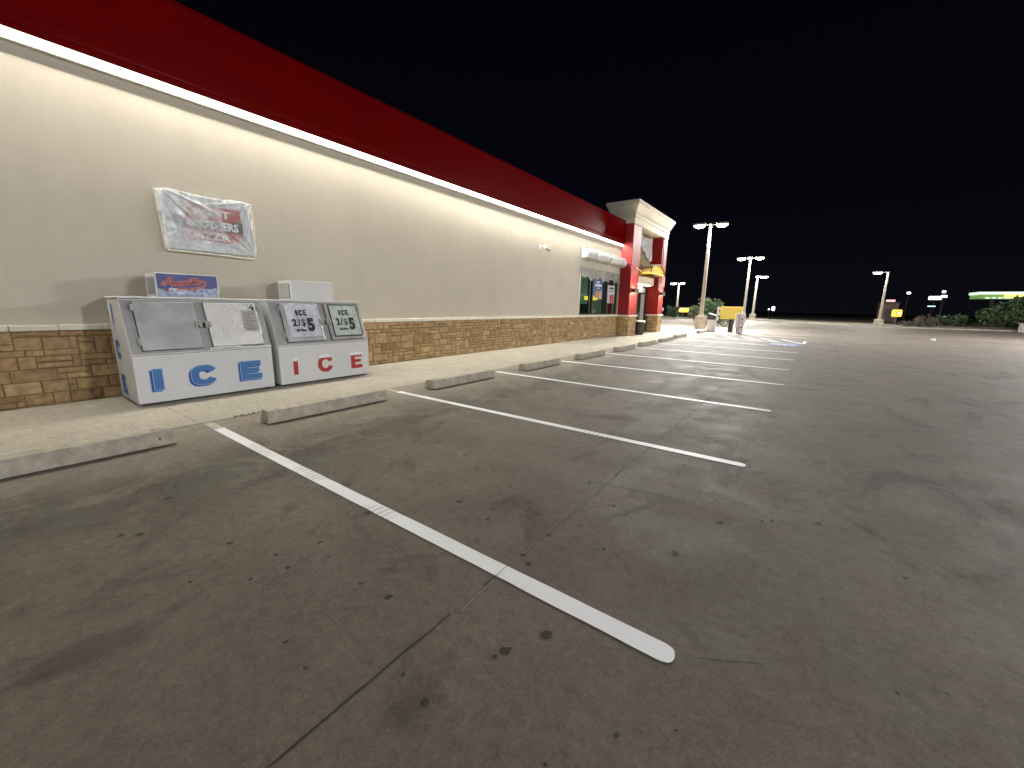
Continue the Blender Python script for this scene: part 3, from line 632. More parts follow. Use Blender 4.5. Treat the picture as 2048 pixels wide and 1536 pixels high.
b = MB(); b.path([(.02, 19.8, 4.30), (.40, 19.85, 4.18), (.46, 19.95, 4.0), (.36, 19.75, 3.80), (.03, 19.7, 3.74)], .018); obj("strap", b, "grey", wa); b = MB(); b.box((.02, 17.28, 3.75), (.06, 17.33, 4.30)); obj("side_batten", b, "grey", wa)

# posters on the glass
def poster(name, y0, y1, z0, z1, m_, label, cat="poster"):
    a = MB(); a.box((-.113, y0, z0), (-.108, y1, z1)); return tag(obj(name, a, m_), label, cat)
PW = Plane((-.108, 0, 0), (0, 1, 0), (0, 0, 1))
p1 = poster("poster", 19.12, 20.25, 1.98, 3.0, "posterblue", "tall blue poster with orange food picture in the middle window pane")
a = MB(); slab(a, PW, [(19.35, 2.0), (19.7, 2.0), (19.72, 2.35), (19.6, 2.45), (19.4, 2.36)], .001, .003); obj("picture", a, "orange", p1)
a = MB(); slab(a, PW, [(19.8, 2.0), (20.12, 2.0), (20.12, 2.36), (19.95, 2.44), (19.8, 2.34)], .001, .003); obj("picture", a, "bun", p1)
a = MB(); slab(a, PW, rect(19.45, 2.80, 19.85, 2.87), .001, .003); slab(a, PW, rect(19.3, 2.62, 20.05, 2.73), .001, .003); slab(a, PW, rect(19.5, 2.52, 19.9, 2.55), .001, .003); obj("heading", a, "snow", p1)
p2 = poster("poster", 20.9, 21.85, 1.80, 2.75, "pale", "white poster with red panel in the window pane nearest the entrance")
a = MB(); slab(a, PW, rect(21.2, 1.82, 21.5, 2.25), .001, .003); slab(a, PW, rect(21.56, 1.82, 21.8, 2.28), .001, .003); obj("picture", a, "lred", p2)
a = MB(); slab(a, PW, rect(21.1, 2.55, 21.7, 2.65), .001, .003); slab(a, PW, rect(21.1, 2.42, 21.6, 2.46), .001, .003); obj("heading", a, "darkgrey", p2)
poster("window_sticker", 18.14, 18.56, 1.91, 2.10, "yellow", "square yellow sticker in the first window pane", "sticker")
a = MB(); slab(a, PW, [(19.06, 1.9), (19.12, 2.14), (19.3, 2.14), (19.36, 2.02), (19.68, 2.05), (19.66, 1.94)], .004, .007); tag(obj("window_sticker", a, "yellow"), "bent yellow sticker at the foot of the blue poster", "sticker")

# security camera
sc = thing("security_camera", (0, 13.85, 3.84), "white security camera on an arm high on the stucco wall", "camera")
a = MB(); a.box((.002, -.07, -.09), (.03, .07, .09)); obj("wall_plate", a, "white", sc, world=False, bevel=.008)
a = MB(); a.tube((.03, 0, .03), (.30, .06, .04), .028); a.tube((.30, .06, .05), (.30, .06, -.02), .03); obj("arm", a, "white", sc, world=False, smooth=False)
a = MB(); a.tube((.27, -.02, -.02), (.34, .17, -.10), .058, .065); a.tube((.345, .183, -.105), (.35, .20, -.11), .05, .05); obj("camera_body", a, "white", sc, world=False)
a = MB(); a.tube((.351, .203, -.111), (.353, .208, -.113), .045, .045); a.tube((.30, .1, -.09), (.30, .1, -.14), .04, .02); obj("lens", a, "black", sc, world=False)

# wrapped sign on the wall
ws = thing("wall_sign", (0, 2.85, 2.9), "lit-box wall sign for pizza wrapped in wrinkled clear plastic above the ice freezers", "sign")
a = MB(); a.box((.002, 2.20, 2.42), (.09, 3.50, 3.33)); obj("cabinet", a, "pale", ws, bevel=.01)
PS = Plane((.09, 0, 0), (0, 1, 0), (0, 0, 1))
a = MB(); slab(a, PS, [(2.50, 2.60), (3.20, 2.60), (3.36, 2.66), (3.36, 2.88), (3.30, 2.93), (3.34, 2.96), (3.34, 3.20), (2.56, 3.20), (2.46, 2.93), (2.42, 2.86)], .001, .006); lg = obj("logo_panel", a, "lred", ws)
a = MB(); slab(a, PS, [(2.33, 2.94), (2.38, 3.0), (2.46, 2.97), (2.47, 2.88), (3.37, 2.84), (3.37, 2.97), (2.50, 3.03), (2.44, 2.86), (2.36, 2.87)][0:4] + [(3.36, 2.99), (3.36, 2.79), (2.52, 2.79), (2.42, 2.83), (2.36, 2.87)], .008, .011); obj("logo_band", a, "black", ws)
a = MB(); text(a, "HUNT", PS, 2.62, 3.03, .165, .013, .002, .008, 1.15); text(a, "BROTHERS", PS, 2.49, 2.82, .185, .014, .002, .008, .88); text(a, "PIZZA", PS, 2.58, 2.63, .175, .013, .002, .008, 1.15)
obj("lettering", a, "snow", ws)
a = MB()
def wsf(u, v):
    y = 2.14 + u * 1.42 + .03 * math.sin(v * 7) * (u > .98); z = 2.37 + v * 1.0 + .02 * math.sin(u * 9) * (1 if v > .98 else .3)
    if v > .93 and u < .12: z -= .03 * (1 - u / .12)
    if u < .02: y += .05 * (v < .6) * (1 - v)
    # folds fanning out of the corners
    def fan(cu, cv, k, amp, ph, fall):
        du, dv = (u - cu) * 1.42, (v - cv); rr = math.hypot(du, dv); an = math.atan2(dv, du); return amp * max(0, math.sin(an * k + ph)) ** 3 * math.exp(-rr / fall) * min(1, rr * 5)
    h = .045 + fan(0, 1, 15, .05, .4, .9) + fan(1, 1, 17, .05, 1.1, .5) + fan(1, 0, 19, .06, 0, .7) + fan(0, 0, 13, .03, 2, .4)
    e = min(u, 1 - u, v, 1 - v)
    if e < .035: h = h * e / .035 - .085 * (1 - e / .035)
    h += .006 * noise.noise(Vector((u * 9, v * 12, 3)))
    return (.112 + h, y, z)
a.grid(wsf, 110, 84)
for (x_, y_, z_) in a.v:
    dd = min(1, max(abs(y_ - 3.20 + (z_ - 3.0) * .15) / .20, abs(z_ - 2.98) / .27)); dd2 = min(1, math.hypot((y_ - 2.95) / .35, (z_ - 2.72) / .22))
    a.tone.append(min(.30 + .70 * max(0, (dd - .80) / .20), .55 + .45 * dd2 ** 2) if dd < 1 else .60 + .40 * dd2 ** 2)
obj("plastic_wrap", a, "film", ws, smooth=True, fixn=False)
b = MB()
for q in ([(.02, 2.13, 3.36), (.03, 2.15, 3.20), (.03, 2.16, 2.95), (.02, 2.19, 2.40)], [(.10, 2.20, 2.385), (.10, 2.85, 2.38), (.10, 3.53, 2.36)], [(.04, 3.57, 3.30), (.05, 3.58, 2.9), (.03, 3.55, 2.37)]): b.path(q, .011)
obj("batten", b, "ledge", ws)

# ================================================================== ICE FREEZERS
def freezer(y0, y1, label, kind):
    f = thing("ice_freezer", (.6, (y0 + y1) / 2, .005), label, "ice freezer")
    X0, XF, XT, ZB, ZC, ZT = .14, 1.165, .87, .035, .76, 1.565
    a = MB(); a.prism([(X0, ZB), (XF, ZB), (XF, ZC), (XT, ZT), (X0, ZT)], y0, y1); body = obj("body", a, "white", f, bevel=.012)
    a = MB(); a.box((X0 + .06, y0 + .05, .004), (XF - .07, y1 - .05, ZB - .002)); obj("plinth", a, "black", f)
    a = MB(); a.box((X0 - .02, y0 - .012, ZT + .003), (XT + .04, y1 + .012, ZT + .033)); obj("lid", a, "white", f, bevel=.012)
    FR = Plane((XF, 0, 0), (0, 1, 0), (0, 0, 1)); sl = Vector((XT - XF, 0, ZT - ZC)).normalized(); SL = Plane((XF, 0, ZC), (0, 1, 0), sl)
    SLL = math.hypot(XT - XF, ZT - ZC)
    a = MB(); slab(a, SL, rect(y0 + .012, .012, y1 - .012, SLL - .02), .001, .004); obj("front_panel", a, "grey", f)
    a = MB(); slab(a, FR, rect(y0 + .006, ZC - .012, y1 - .006, ZC - .006), .0, .003); obj("seam", a, "darkgrey", f)
    dws = ((y0 + .135, y0 + .865), (y0 + 1.0, y0 + 1.765)) if kind == 'blue' else ((y0 + .185, y0 + .90), (y0 + 1.045, y0 + 1.77))
    for k, (a0, a1) in enumerate(dws):
        h = .045 if kind == 'blue' else .06
        d = MB(); slab(d, SL, rect(a0, .055, a1, .80), .006, h)
        D = obj("door", d, ("steel" if k == 0 else "alum") if kind == 'blue' else "steel", f, bevel=.010 if kind == 'blue' else .02)
        gk = MB(); slab(gk, SL, rect(a0 - .008, .047, a1 + .008, .808), .0045, .0055); obj("gasket", gk, "black", D)
        hy = a0 - .03 if k == 0 else a1 + .0
        for s_ in (.14, .66):
            q = MB(); slab(q, SL, rect(hy, s_, hy + .032, s_ + .10), .006, .05); slab(q, SL, rect(hy + .006, s_ + .02, hy + .026, s_ + .04), .051, .062); slab(q, SL, rect(hy + .006, s_ + .06, hy + .026, s_ + .08), .051, .062)
            obj("hinge", q, "chrome", D, bevel=.004)
        ly = a1 - .045 if k == 0 else a0 - .045
        q = MB(); slab(q, SL, rect(ly, .37, ly + .035, .48), h + .001, h + .03); slab(q, SL, rect(ly + .05, .38, ly + .085, .47), h + .001 if k else .006, h + .045); slab(q, SL, rect(ly + .01, .41, ly + .075, .44), h + .03, h + .05)
        obj("latch", q, "chrome", D, bevel=.004)
        q = MB(); slab(q, SL, rect(ly - .02 if k else ly + .05, .385, ly + .02 if k else ly + .09, .465), .006, .02); obj("latch_gap", q, "black", D)
        if kind != 'blue':
            e = MB(); i0 = .055 if k == 0 else .065
            if k == 1:
                e2 = MB(); slab(e2, SL, rect(a0 + .055, .10, a1 - .015, .79), h + .001, h + .004); obj("decal_border", e2, "black", D)
                slab(e, SL, rect(a0 + .085, .13, a1 - .045, .765), h + .006, h + .008); bx = a0 + .085; bw = a1 - .045 - bx
            else:
                slab(e, SL, rect(a0 + .07, .14, a1 - .05, .765), h + .001, h + .003); bx = a0 + .07; bw = a1 - .05 - bx
            obj("decal", e, "frost" if k == 0 else "frostg", D)
            t = MB(); H = h + .010
            glyph_I(t, SL, bx + bw * .29, .555, .04, .115, H, H + .001); glyph_C(t, SL, bx + bw * .385, .555, .082, .115, H, H + .001, .34); glyph_E(t, SL, bx + bw * .54, .555, .066, .115, H, H + .001, .27)
            text(t, "2", SL, bx + bw * .13, .355, .185, H, .001, .011, .85); text(t, "/", SL, bx + bw * .30, .355, .185, H, .001, .007, .85); text(t, "$", SL, bx + bw * .405, .355, .185, H, .001, .0045, .85)
            text(t, "5", SL, bx + bw * .585, .262, .325, H, .001, .022, .85)
            text(t, "$2.99ea", SL, bx + bw * .20, .245, .062, H, .001, .004, .95)
            obj("price_text", t, "black", D)
        elif k == 1:
            e = MB(); slab(e, SL, rect(a1 - .26, .30, a1 - .03, .66), h + .0015, h + .003); obj("worn_label", e, "grey", D)
            e = MB()
            for j in range(7): slab(e, SL, rect(a1 - .23 + .02 * (j % 2), .33 + j * .045, a1 - .06 - .03 * (j % 3), .352 + j * .045), h + .004, h + .005)
            obj("label_print", e, "labelgrey", D)
            e = MB(); slab(e, SL, rect(a1 - .115, .665, a1 - .03, .79), h + .0015, h + .003); obj("sticker", e, "white", D)
            e = MB(); text(e, "A", SL, a1 - .115, .69, .09, h + .005, .001, .002, .8); text(e, "s", SL, a1 - .08, .67, .11, h + .006, .001, .006, .9); text(e, "*", SL, a1 - .075, .71, .09, h + .006, .001, .006, .9)
            obj("sticker_text", e, "black", D)
    # big letters on the front and down the side
    if kind == 'blue':
        def trio(pl, items, hgt, off=(-.030, -.022)):
            for m_, gx, gy, grow, h0, h1 in (("lpale", off[0], off[1], .012, .0012, .0018), ("lnavy", off[0], off[1], 0, .0022, .0030), ("lnavy", off[0] * .5, off[1] * .5, 0, .0032, .0036), ("lpale", 0, 0, .006, .0040, .0046), ("lblue", 0, 0, -.004, .0050, .0058)):
                for ch, x, y, w_ in items:
                    b = MB(); gfn = {'I': glyph_I, 'C': glyph_C, 'E': glyph_E}[ch]
                    gfn(b, pl, x + gx - grow, y + gy - grow, w_ + 2 * grow, hgt + 2 * grow, h0, h1); LET.setdefault((ch, m_, h0), MB())
                    L0 = LET[(ch, m_, h0)]; n0 = len(L0.v); L0.v += b.v; L0.f += [tuple(i + n0 for i in q) for q in b.f]
            for (ch, m_, h0), b in LET.items(): obj("letter", b, m_, f)
            LET.clear()
        LET = {}
        trio(FR, (('I', y0 + .20, .225, .115), ('C', y0 + .66, .225, .34), ('E', y0 + 1.35, .225, .33)), .315)
        SD = Plane((0, y0, 0), (1, 0, 0), (0, 0, 1))
        trio(SD, (('I', .375, 1.19, .075), ('C', .29, .66, .28), ('E', .32, .12, .28)), .29, (-.012, -.012))
    else:
        b = MB(); glyph_I(b, FR, y0 + .245, .20, .085, .29, .001, .003); obj("letter", b, "lred", f)
        b = MB(); glyph_C(b, FR, y0 + .715, .185, .32, .33, .001, .003, .27, 26, 2.1); obj("letter", b, "lred", f)
        b = MB(); glyph_E(b, FR, y0 + 1.435, .185, .265, .32, .001, .003, .24); obj("letter", b, "lred", f)
        for cx, w_, zz in ((y0 + .287, .05, .49), (y0 + .875, .13, .505), (y0 + 1.57, .15, .50)):
            pts = [(cx - w_, zz - .015)] + [(cx - w_ + 2 * w_ * i / 7, zz - .02 - (.022 if i % 2 else .0)) for i in range(1, 7)] + [(cx + w_, zz - .015)] + [(cx + w_ * math.cos(t), zz + .035 * math.sin(t)) for t in [math.pi * j / 8 for j in range(0, 9)]]
            c = MB(); slab(c, FR, pts, .004, .0055); obj("snow_cap", c, "snow", f)
    # condenser box on top
    by0, by1 = (y0 + .49, y0 + 1.305) if kind == 'blue' else (y0 + .53, y0 + 1.375)
    zt = ZT + .036
    a = MB(); a.box((.17, by0, zt), (.74, by1, zt + .37)); cb = obj("condenser_box", a, "white", f, bevel=.008)
    a = MB(); a.box((.25, by0 - .004, zt + .04), (.66, by0 - .001, zt + .31)); gr = obj("grille", a, "grey" if kind == 'blue' else "darkgrey", cb)
    a = MB()
    for i in range(12): a.box((.262 + i * .033, by0 - .010, zt + .045), (.279 + i * .033, by0 - .005, zt + .305))
    obj("louvre", a, "grey" if kind == 'blue' else "white", cb)
    if kind == 'blue':
        SP = Plane((.741, 0, 0), (0, 1, 0), (0, 0, 1)); z0 = zt + .012
        a = MB(); slab(a, SP, rect(by0 + .012, z0, by1 - .012, z0 + .345), .001, .003); obj("sign_panel", a, "navy", cb)
        a = MB(); pts = [(by0 + .015, z0 + .002), (by1 - .015, z0 + .002), (by1 - .015, z0 + .17), (by1 - .10, z0 + .13), (by1 - .25, z0 + .14), (by0 + .42, z0 + .11), (by0 + .22, z0 + .13), (by0 + .1, z0 + .10), (by0 + .015, z0 + .12)]
        slab(a, SP, pts, .004, .005); obj("sign_ice", a, "icewhite", cb)
        # script word, drawn as strokes
        S = []
        bx, bz = by0 + .07, z0 + .175
        def st(*p): S.append([(bx + x, bz + y) for x, y in p])
        st((0, .01), (.03, .0), (.07, .04), (.10, .10), (.115, .115), (.12, .06), (.125, .0)); st((.02, .045), (.07, .035), (.13, .045))
        st((.125, .0), (.14, .035), (.150, .045), (.155, .0), (.17, .04), (.182, .045), (.187, .005), (.20, .042), (.212, .045), (.215, .008), (.235, .012))
        st((.275, .05), (.25, .055), (.236, .03), (.25, .008), (.27, .02), (.28, .055), (.28, .015), (.30, .015)); st((.30, .015), (.305, .06), (.325, .055), (.33, .05), (.33, .02), (.35, .02))
        st((.355, .06), (.355, .022), (.375, .025)); st((.357, .085), (.360, .090))
        st((.375, .025), (.40, .07), (.405, .11), (.392, .105), (.39, .035), (.41, .03)); st((.41, .03), (.435, .075), (.44, .115), (.427, .11), (.425, .04), (.445, .035))
        st((.475, .08), (.455, .07), (.455, .04), (.475, .035), (.495, .055), (.48, .082), (.52, .075), (.555, .07), (.57, .05), (.555, .01), (.50, -.025), (.40, -.045), (.30, -.05), (.20, -.055))
        o1 = MB(); o2 = MB()
        for p in S: ribbon(o1, SP, p, .034, .0060); ribbon(o2, SP, p, .013, .0075)
        obj("script_outline", o1, "salmon", cb, fixn=False); obj("script_lettering", o2, "crimson", cb, fixn=False)
        for x_, z_, w_, h_ in ((.09, .075, .05, .045), (.39, .10, .04, .03), (.46, .095, .035, .022)): a = MB(); slab(a, SP, rect(by0 + x_, z0 + z_, by0 + x_ + w_, z0 + z_ + h_), .0062, .0072); obj("sign_mark", a, "crimson", cb)
        for x_, z_, w_, h_ in ((.56, .09, .03, .02), (.62, .09, .035, .015)): a = MB(); slab(a, SP, rect(by0 + x_, z0 + z_, by0 + x_ + w_, z0 + z_ + h_), .0062, .0072); obj("sign_mark", a, "lnavy", cb)
        a = MB()
        for x_ in (.13, .17, .21, .35, .41, .5, .56): slab(a, SP, rect(by0 + x_, z0 + .018, by0 + x_ + .03, z0 + .026), .0062, .0072)
        obj("small_lettering", a, "lnavy", cb)
        a = MB(); ribbon(a, SP, [(by0 + .15, z0 + .11), (by0 + .18, z0 + .13), (by0 + .24, z0 + .11), (by0 + .2, z0 + .09)], .012, .0076); ribbon(a, SP, [(by0 + .24, z0 + .06), (by0 + .3, z0 + .07), (by0 + .34, z0 + .05), (by0 + .28, z0 + .045), (by0 + .24, z0 + .06)], .012, .0076); obj("sign_mark", a, "snow", cb, fixn=False)
        # dented bright strip of film under the right door
        a = MB(); a.grid(lambda u, v: tuple(SL.p(y0 + .95 + u * .93, .012 + v * .035 + .015 * math.sin(u * 6) + .004 * math.sin(u * 31), .006 + .012 * math.sin(v * math.pi) * (1 + .5 * math.sin(u * 23)))), 40, 4)
        obj("loose_film", a, "filmdense", f, smooth=True, fixn=False)
    return f
freezer(1.34, 3.215, "white slant-front ice freezer with blue ICE letters and two steel doors, script sign on top", 'blue')
freezer(3.325, 5.19, "white slant-front ice freezer with red snow-capped ICE letters and price decals on its doors", 'red')

# ================================================================== WHEEL STOPS
WS = [(-.60, 1.19, 3.36), (2.13, 3.93, 3.375), (4.98, 6.77, 3.35), (7.94, 9.62, 3.39), (10.85, 12.62, 3.40), (13.78, 15.45, 3.42), (16.45, 18.3, 3.38), (19.25, 21.3, 3.36), (22.5, 24.6, 3.18), (28.4, 31.2, 3.1)]
WL = ["weathered concrete wheel stop at the left edge of the photo, nearest the camera", "long concrete wheel stop in front of the ice freezers, between the two nearest stall lines",
      "concrete wheel stop with small bolt hole, third from the left", "concrete wheel stop beside the third stall line, fourth from the left", "concrete wheel stop with chipped face, fifth from the left", "concrete wheel stop sixth from the left, beyond a sidewalk crack",
      "concrete wheel stop seventh from the left, opposite the middle of the store window", "concrete wheel stop eighth from the left, before the striped aisle", "small far wheel stop touching the striped aisle, ninth from the left", "farthest concrete wheel stop, alone in front of the round lamp-post base"]
for i, ((y0, y1, xc), lab) in enumerate(zip(WS, WL)):
    L_ = y1 - y0; mb = MB(); nn_ = 26
    prof = [(-.125, 0), (-.120, .03), (-.095, .150), (-.085, .164), (.085, .164), (.095, .150), (.120, .03), (.125, 0)]
    rows = []
    for k in range(nn_ + 1):
        t = k / nn_; y = -L_ / 2 + L_ * t; row = []
        for (x, z) in prof:
            n1 = noise.noise(Vector((x * 9 + i * 7, y * 6, z * 9))) * .006 + noise.noise(Vector((x * 30 + i, y * 22, z * 30))) * .003
            ch = .02 * max(0, noise.noise(Vector((i * 3.1 + x * 4, y * 5, 5)))) if z in (.03, 0) and x > 0 else 0
            row.append((x * (1 + n1 * 3) - ch * .5, y + (n1 if k in (0, nn_) else 0) + (.012 if k == 0 else -.012 if k == nn_ else 0) * (z > .1), max(0, z + (n1 if z > .05 else 0)) + (.010 if z == 0 and x > 0 else 0)))
        rows.append(row)
    vs = [p for r_ in rows for p in r_]; q = len(prof)
    fs = [(k * q + j, k * q + j + 1, (k + 1) * q + j + 1, (k + 1) * q + j) for k in range(nn_) for j in range(q - 1)] + [tuple(range(q)), tuple(range(nn_ * q + q - 1, nn_ * q - 1, -1))]
    mb.add(vs, fs)
    o = obj("wheel_stop", mb, "stop"); o.location = (xc, (y0 + y1) / 2, .0045); tag(o, lab, "wheel stop", "wheel stops along the sidewalk")
    if i < 5:
        hb = MB()
        for yy in (-L_ / 2 + .16, L_ / 2 - .16): hb = MB(); hb.tube((0.0, yy, .158), (0.0, yy, .168), .012, .012, 10); obj("bolt", hb, "black", o, world=False)
        hb = MB(); hb.tube((.098, L_ / 2 - .13, .085), (.116, L_ / 2 - .13, .088), .011, .011, 8); obj("bolt", hb, "black", o, world=False)

# ================================================================== LIGHT POLES
def light_pole(x, y, h, heads, base_r, base_h, lensm, label, pw=.13, headlen=.8, square=False):
    o = thing("light_pole", (x, y, 0), label, "lamp post", "parking lot light poles")
    a = MB()
    if square: a.box((-base_r, -base_r, 0), (base_r, base_r, base_h))
    else: a.lathe([(base_r, .0), (base_r, base_h - .06), (base_r + .03, base_h - .05), (base_r + .03, base_h), (base_r * .9, base_h + .005)], 28)
    obj("concrete_base", a, "kerb", o, world=False, bevel=.02 if square else 0)
    a = MB(); a.box((-pw * 1.5, -pw * 1.5, base_h + .006), (pw * 1.5, pw * 1.5, base_h + .10)); obj("base_cover", a, "pole", o, world=False, bevel=.01)
    a = MB(); s0, s1 = pw, pw * .62
    a.add([(-s0, -s0, base_h + .1), (s0, -s0, base_h + .1), (s0, s0, base_h + .1), (-s0, s0, base_h + .1), (-s1, -s1, h), (s1, -s1, h), (s1, s1, h), (-s1, s1, h)], [(0, 3, 2, 1), (4, 5, 6, 7), (0, 1, 5, 4), (1, 2, 6, 5), (2, 3, 7, 6), (3, 0, 4, 7)])
    obj("pole", a, "pole", o, world=False, bevel=.01)
    for ang, r0 in heads:
        c, s = math.cos(R(ang)), math.sin(R(ang))
        def T(p): return (p[0] * c - p[1] * s, p[0] * s + p[1] * c, p[2])
        a = MB(); a.box((.05, -.04, h - .10), (r0 + .06, .04, h - .03)); a.box((r0, -.24, h - .10), (r0 + headlen, .24, h + .04)); a.v = [T(p) for p in a.v]
        hd = obj("lamp_head", a, "head", o, world=False, bevel=.02)
        a = MB(); n_ = 12; cx = r0 + headlen / 2  # bowl-shaped lens, enlarged to stand in for the lamp's bloom
        def lf(u, v):
            th = u * 2 * math.pi; rr = math.cos(v * math.pi / 2); return T((cx + (headlen / 2 - .03) * rr * math.cos(th), .21 * rr * math.sin(th), h - .105 - .20 * math.sin(v * math.pi / 2)))
        a.grid(lf, 16, 5); obj("lens", a, lensm, hd, world=False, smooth=True)
    return o
light_pole(1.85, 35.0, 8.0, [(12, .35), (192, .35)], .43, 1.02, "lens", "tallest lamp post with two bright heads on a round concrete base beside the yellow board", .13, .85)
light_pole(1.9, 59.6, 8.0, [(0, .5), (180, .5), (270, .2)], .30, .9, "farlens", "three-headed lamp post rising behind the yellow board", .15, 1.0)
light_pole(1.05, 78.0, 7.0, [(10, .3), (275, .2)], .45, .9, "farlens", "shorter far lamp post on a pale block, right of the three-headed one", .17, 1.2, True)
light_pole(-11.5, 79.5, 6.3, [(190, .4), (330, .2)], .35, .7, "farlens", "distant two-headed lamp post beside the red tower pillar and the small lit yellow sign", .16, 1.1)
light_pole(15.5, 64.9, 6.25, [(190, .5)], .42, .72, "farlens", "single-headed lamp post on a square concrete block at the right, by the yellow arrow sign", .13, .9, True)
# unseen lamp posts: near, side and back ones are added as fill light
light_pole(24.0, 33.0, 8.0, [(180, .35), (0, .35)], .43, 1.02, "fillnear", "unseen fill lamp post added beside the lot, outside the photo to the right", .13, .85)
light_pole(29.0, 10.0, 8.0, [(180, .35), (0, .35)], .43, 1.02, "fillside", "unseen fill lamp post added straight out from the ice freezers, outside the photo", .13, .85)
light_pole(19.0, -15.0, 8.0, [(180, .35), (0, .35)], .43, 1.02, "fillback", "unseen fill lamp post added behind the photographer's place, outside the photo", .13, .85)
light_pole(30.0, 22.0, 8.0, [(180, .35)], .43, 1.02, "warmlens", "warm lamp post at the far right side, outside the photo", .13, .85)

# ================================================================== THINGS BY THE ENTRANCE / MID DISTANCE
tr = thing("trash_can", (.80, 23.75, .005), "black trash can with pale ring lid beside the store door", "trash can")
a = MB(); a.lathe([(.20, .0), (.24, .04), (.26, .74), (.26, .75)], 20); obj("body", a, "black", tr, world=False)
a = MB(); a.lathe([(.265, .755), (.28, .77), (.28, .83), (.22, .86)], 20); obj("lid", a, "ledge", tr, world=False)
a = MB(); a.box((.22, -.05, .70), (.30, .10, .83)); obj("liner", a, "snow", tr, world=False, bevel=.02)

wi = thing("windshield_station", (3.27, 31.6, .005), "small white service bin with dark slanted hood beside the lamp-post base", "bin")
a = MB(); a.box((-.26, -.24, .02), (.26, .24, .84)); obj("body", a, "machine", wi, world=False, bevel=.03)
a = MB(); a.prism([(-.27, .845), (.27, .845), (.25, 1.12), (-.20, 1.26)], -.25, .25); obj("hood", a, "darkgrey", wi, world=False, bevel=.02)
a = MB(); a.prism([(-.22, 1.265), (.27, 1.125), (.30, 1.15), (-.22, 1.30)], -.27, .27); a.box((.28, -.2, .78), (.36, .2, 1.05)); obj("lid", a, "machine", wi, world=False)
a = MB(); a.box((-.22, -.20, .0), (.22, .20, .018)); obj("foot", a, "black", wi, world=False)

bo = thing("sign_board", (4.43, 32.0, .005), "blank yellow board on a black stand with white sheets at its sides", "board")
rot = 8
def RT(mb_, ang=rot):
    c, s = math.cos(R(ang)), math.sin(R(ang)); mb_.v = [(x * c - y * s, x * s + y * c, z) for x, y, z in mb_.v]; return mb_
a = MB(); a.box((-.71, -.05, .90), (.64, .05, 1.77)); obj("panel", RT(a), "board", bo, world=False, bevel=.02)
a = MB(); a.box((-.68, -.058, 1.735), (.61, -.052, 1.76)); a.box((-.70, -.058, .91), (.60, -.052, .935)); obj("edge_strip", RT(a), "yellow", bo, world=False)
a = MB(); a.lathe([(.19, 0), (.17, .02), (.15, .90)], 16); obj("stand", RT(a), "black", bo, world=False)
a = MB(); a.box((-.95, .055, 1.15), (-.66, .085, 1.74)); obj("side_sheet", RT(a), "machine", bo, world=False)
a = MB(); a.box((.62, .055, 1.25), (.80, .085, 1.62)); obj("side_sheet", RT(a), "machine", bo, world=False)
a = MB(); a.box((-.86, .045, 1.42), (-.76, .053, 1.52)); a.box((-.84, .045, 1.36), (-.80, .053, 1.41)); obj("print", RT(a), "brown", bo, world=False)
a = MB(); a.box((.66, .045, 1.48), (.78, .053, 1.56)); obj("print", RT(a), "bluep", bo, world=False)

am = thing("air_machine", (5.22, 30.2, .005), "white coin-operated air machine with round dials standing in front of the yellow board", "air machine")
a = MB(); a.box((-.22, -.2, .05), (.20, .2, .52)); obj("lower_case", RT(a, 10), "machine", am, world=False, bevel=.02)
a = MB(); a.box((-.27, -.16, .525), (.25, .22, 1.33)); uc = obj("upper_case", RT(a, 10), "machine", am, world=False, bevel=.02)
a = MB(); a.box((-.14, -.17, 0), (.14, .17, .048)); obj("foot", RT(a, 10), "black", am, world=False)
a = MB()
for z, r_, yy in ((.98, .055, -.165), (.74, .045, -.165), (.44, .05, -.205)): a.tube((.08, yy, z), (.08, yy - .02, z), r_, r_, 12)
obj("dial", RT(a, 10), "black", uc, world=False)
a = MB(); a.box((-.09, -.168, .55), (-.05, -.163, 1.3)); a.box((-.19, -.208, .12), (-.14, -.203, .45)); a.box((-.06, -.208, .1), (-.03, -.203, .5)); obj("print", RT(a, 10), "maroon", am, world=False)

# ================================================================== VEGETATION
def bush(name, x, y, w_, d_, h, n, label, m_="leaf", ls=.12, seed=0, trunk=True, cat="bush", group=None, lean=0):
    o = thing(name, (x, y, 0), label, cat, group); r = random.Random(seed)
    cl = [(r.uniform(-.5, .5) * w_, r.uniform(-.5, .5) * d_, h * r.uniform(.3, .9), r.uniform(.14, .30) * min(w_, h)) for _ in range(16)]
    cl += [(0, 0, h * .5, .36 * min(w_, h)), (w_ * .2, 0, h * .35, .35 * min(w_, h)), (-w_ * .25, 0, h * .3, .3 * min(w_, h)), (0, 0, h * .85, .15 * min(w_, h))]
    tw = MB()
    for c in cl: tw.tube((c[0] * .1, c[1] * .1, 0.02), (c[0] + lean * c[2], c[1], c[2]), .035 * h / 2, .012 * h / 2, 5)
    obj("trunk", tw, "bark", o, world=False)
    mb = MB()
    for k in range(n):
        cx, cy, cz, cr = r.choice(cl); v = Vector((r.gauss(0, 1), r.gauss(0, 1), r.gauss(0, .8))); v.normalize(); v *= cr * r.uniform(.55, 1.15)
        p = Vector((cx + v.x + lean * cz, cy + v.y, max(.05, cz + v.z)))
        d = Vector((r.uniform(-1, 1), r.uniform(-1, 1), r.uniform(-.3, 1))).normalized() * ls * r.uniform(.6, 1.4); e = d.orthogonal().normalized() * ls * .32; e.rotate(Matrix.Rotation(r.uniform(0, 6.28), 3, d.normalized()))
        mb.add([p - e * .2, p + d * .5 - e, p + d, p + d * .5 + e], [(0, 1, 2, 3)])
    obj("foliage", mb, m_, o, world=False, fixn=False); return o
bush("tree", .6, 43.0, 2.0, 1.6, 2.7, 2600, "small dark green tree behind the lamp-post base", ls=.22, seed=2, cat="tree")
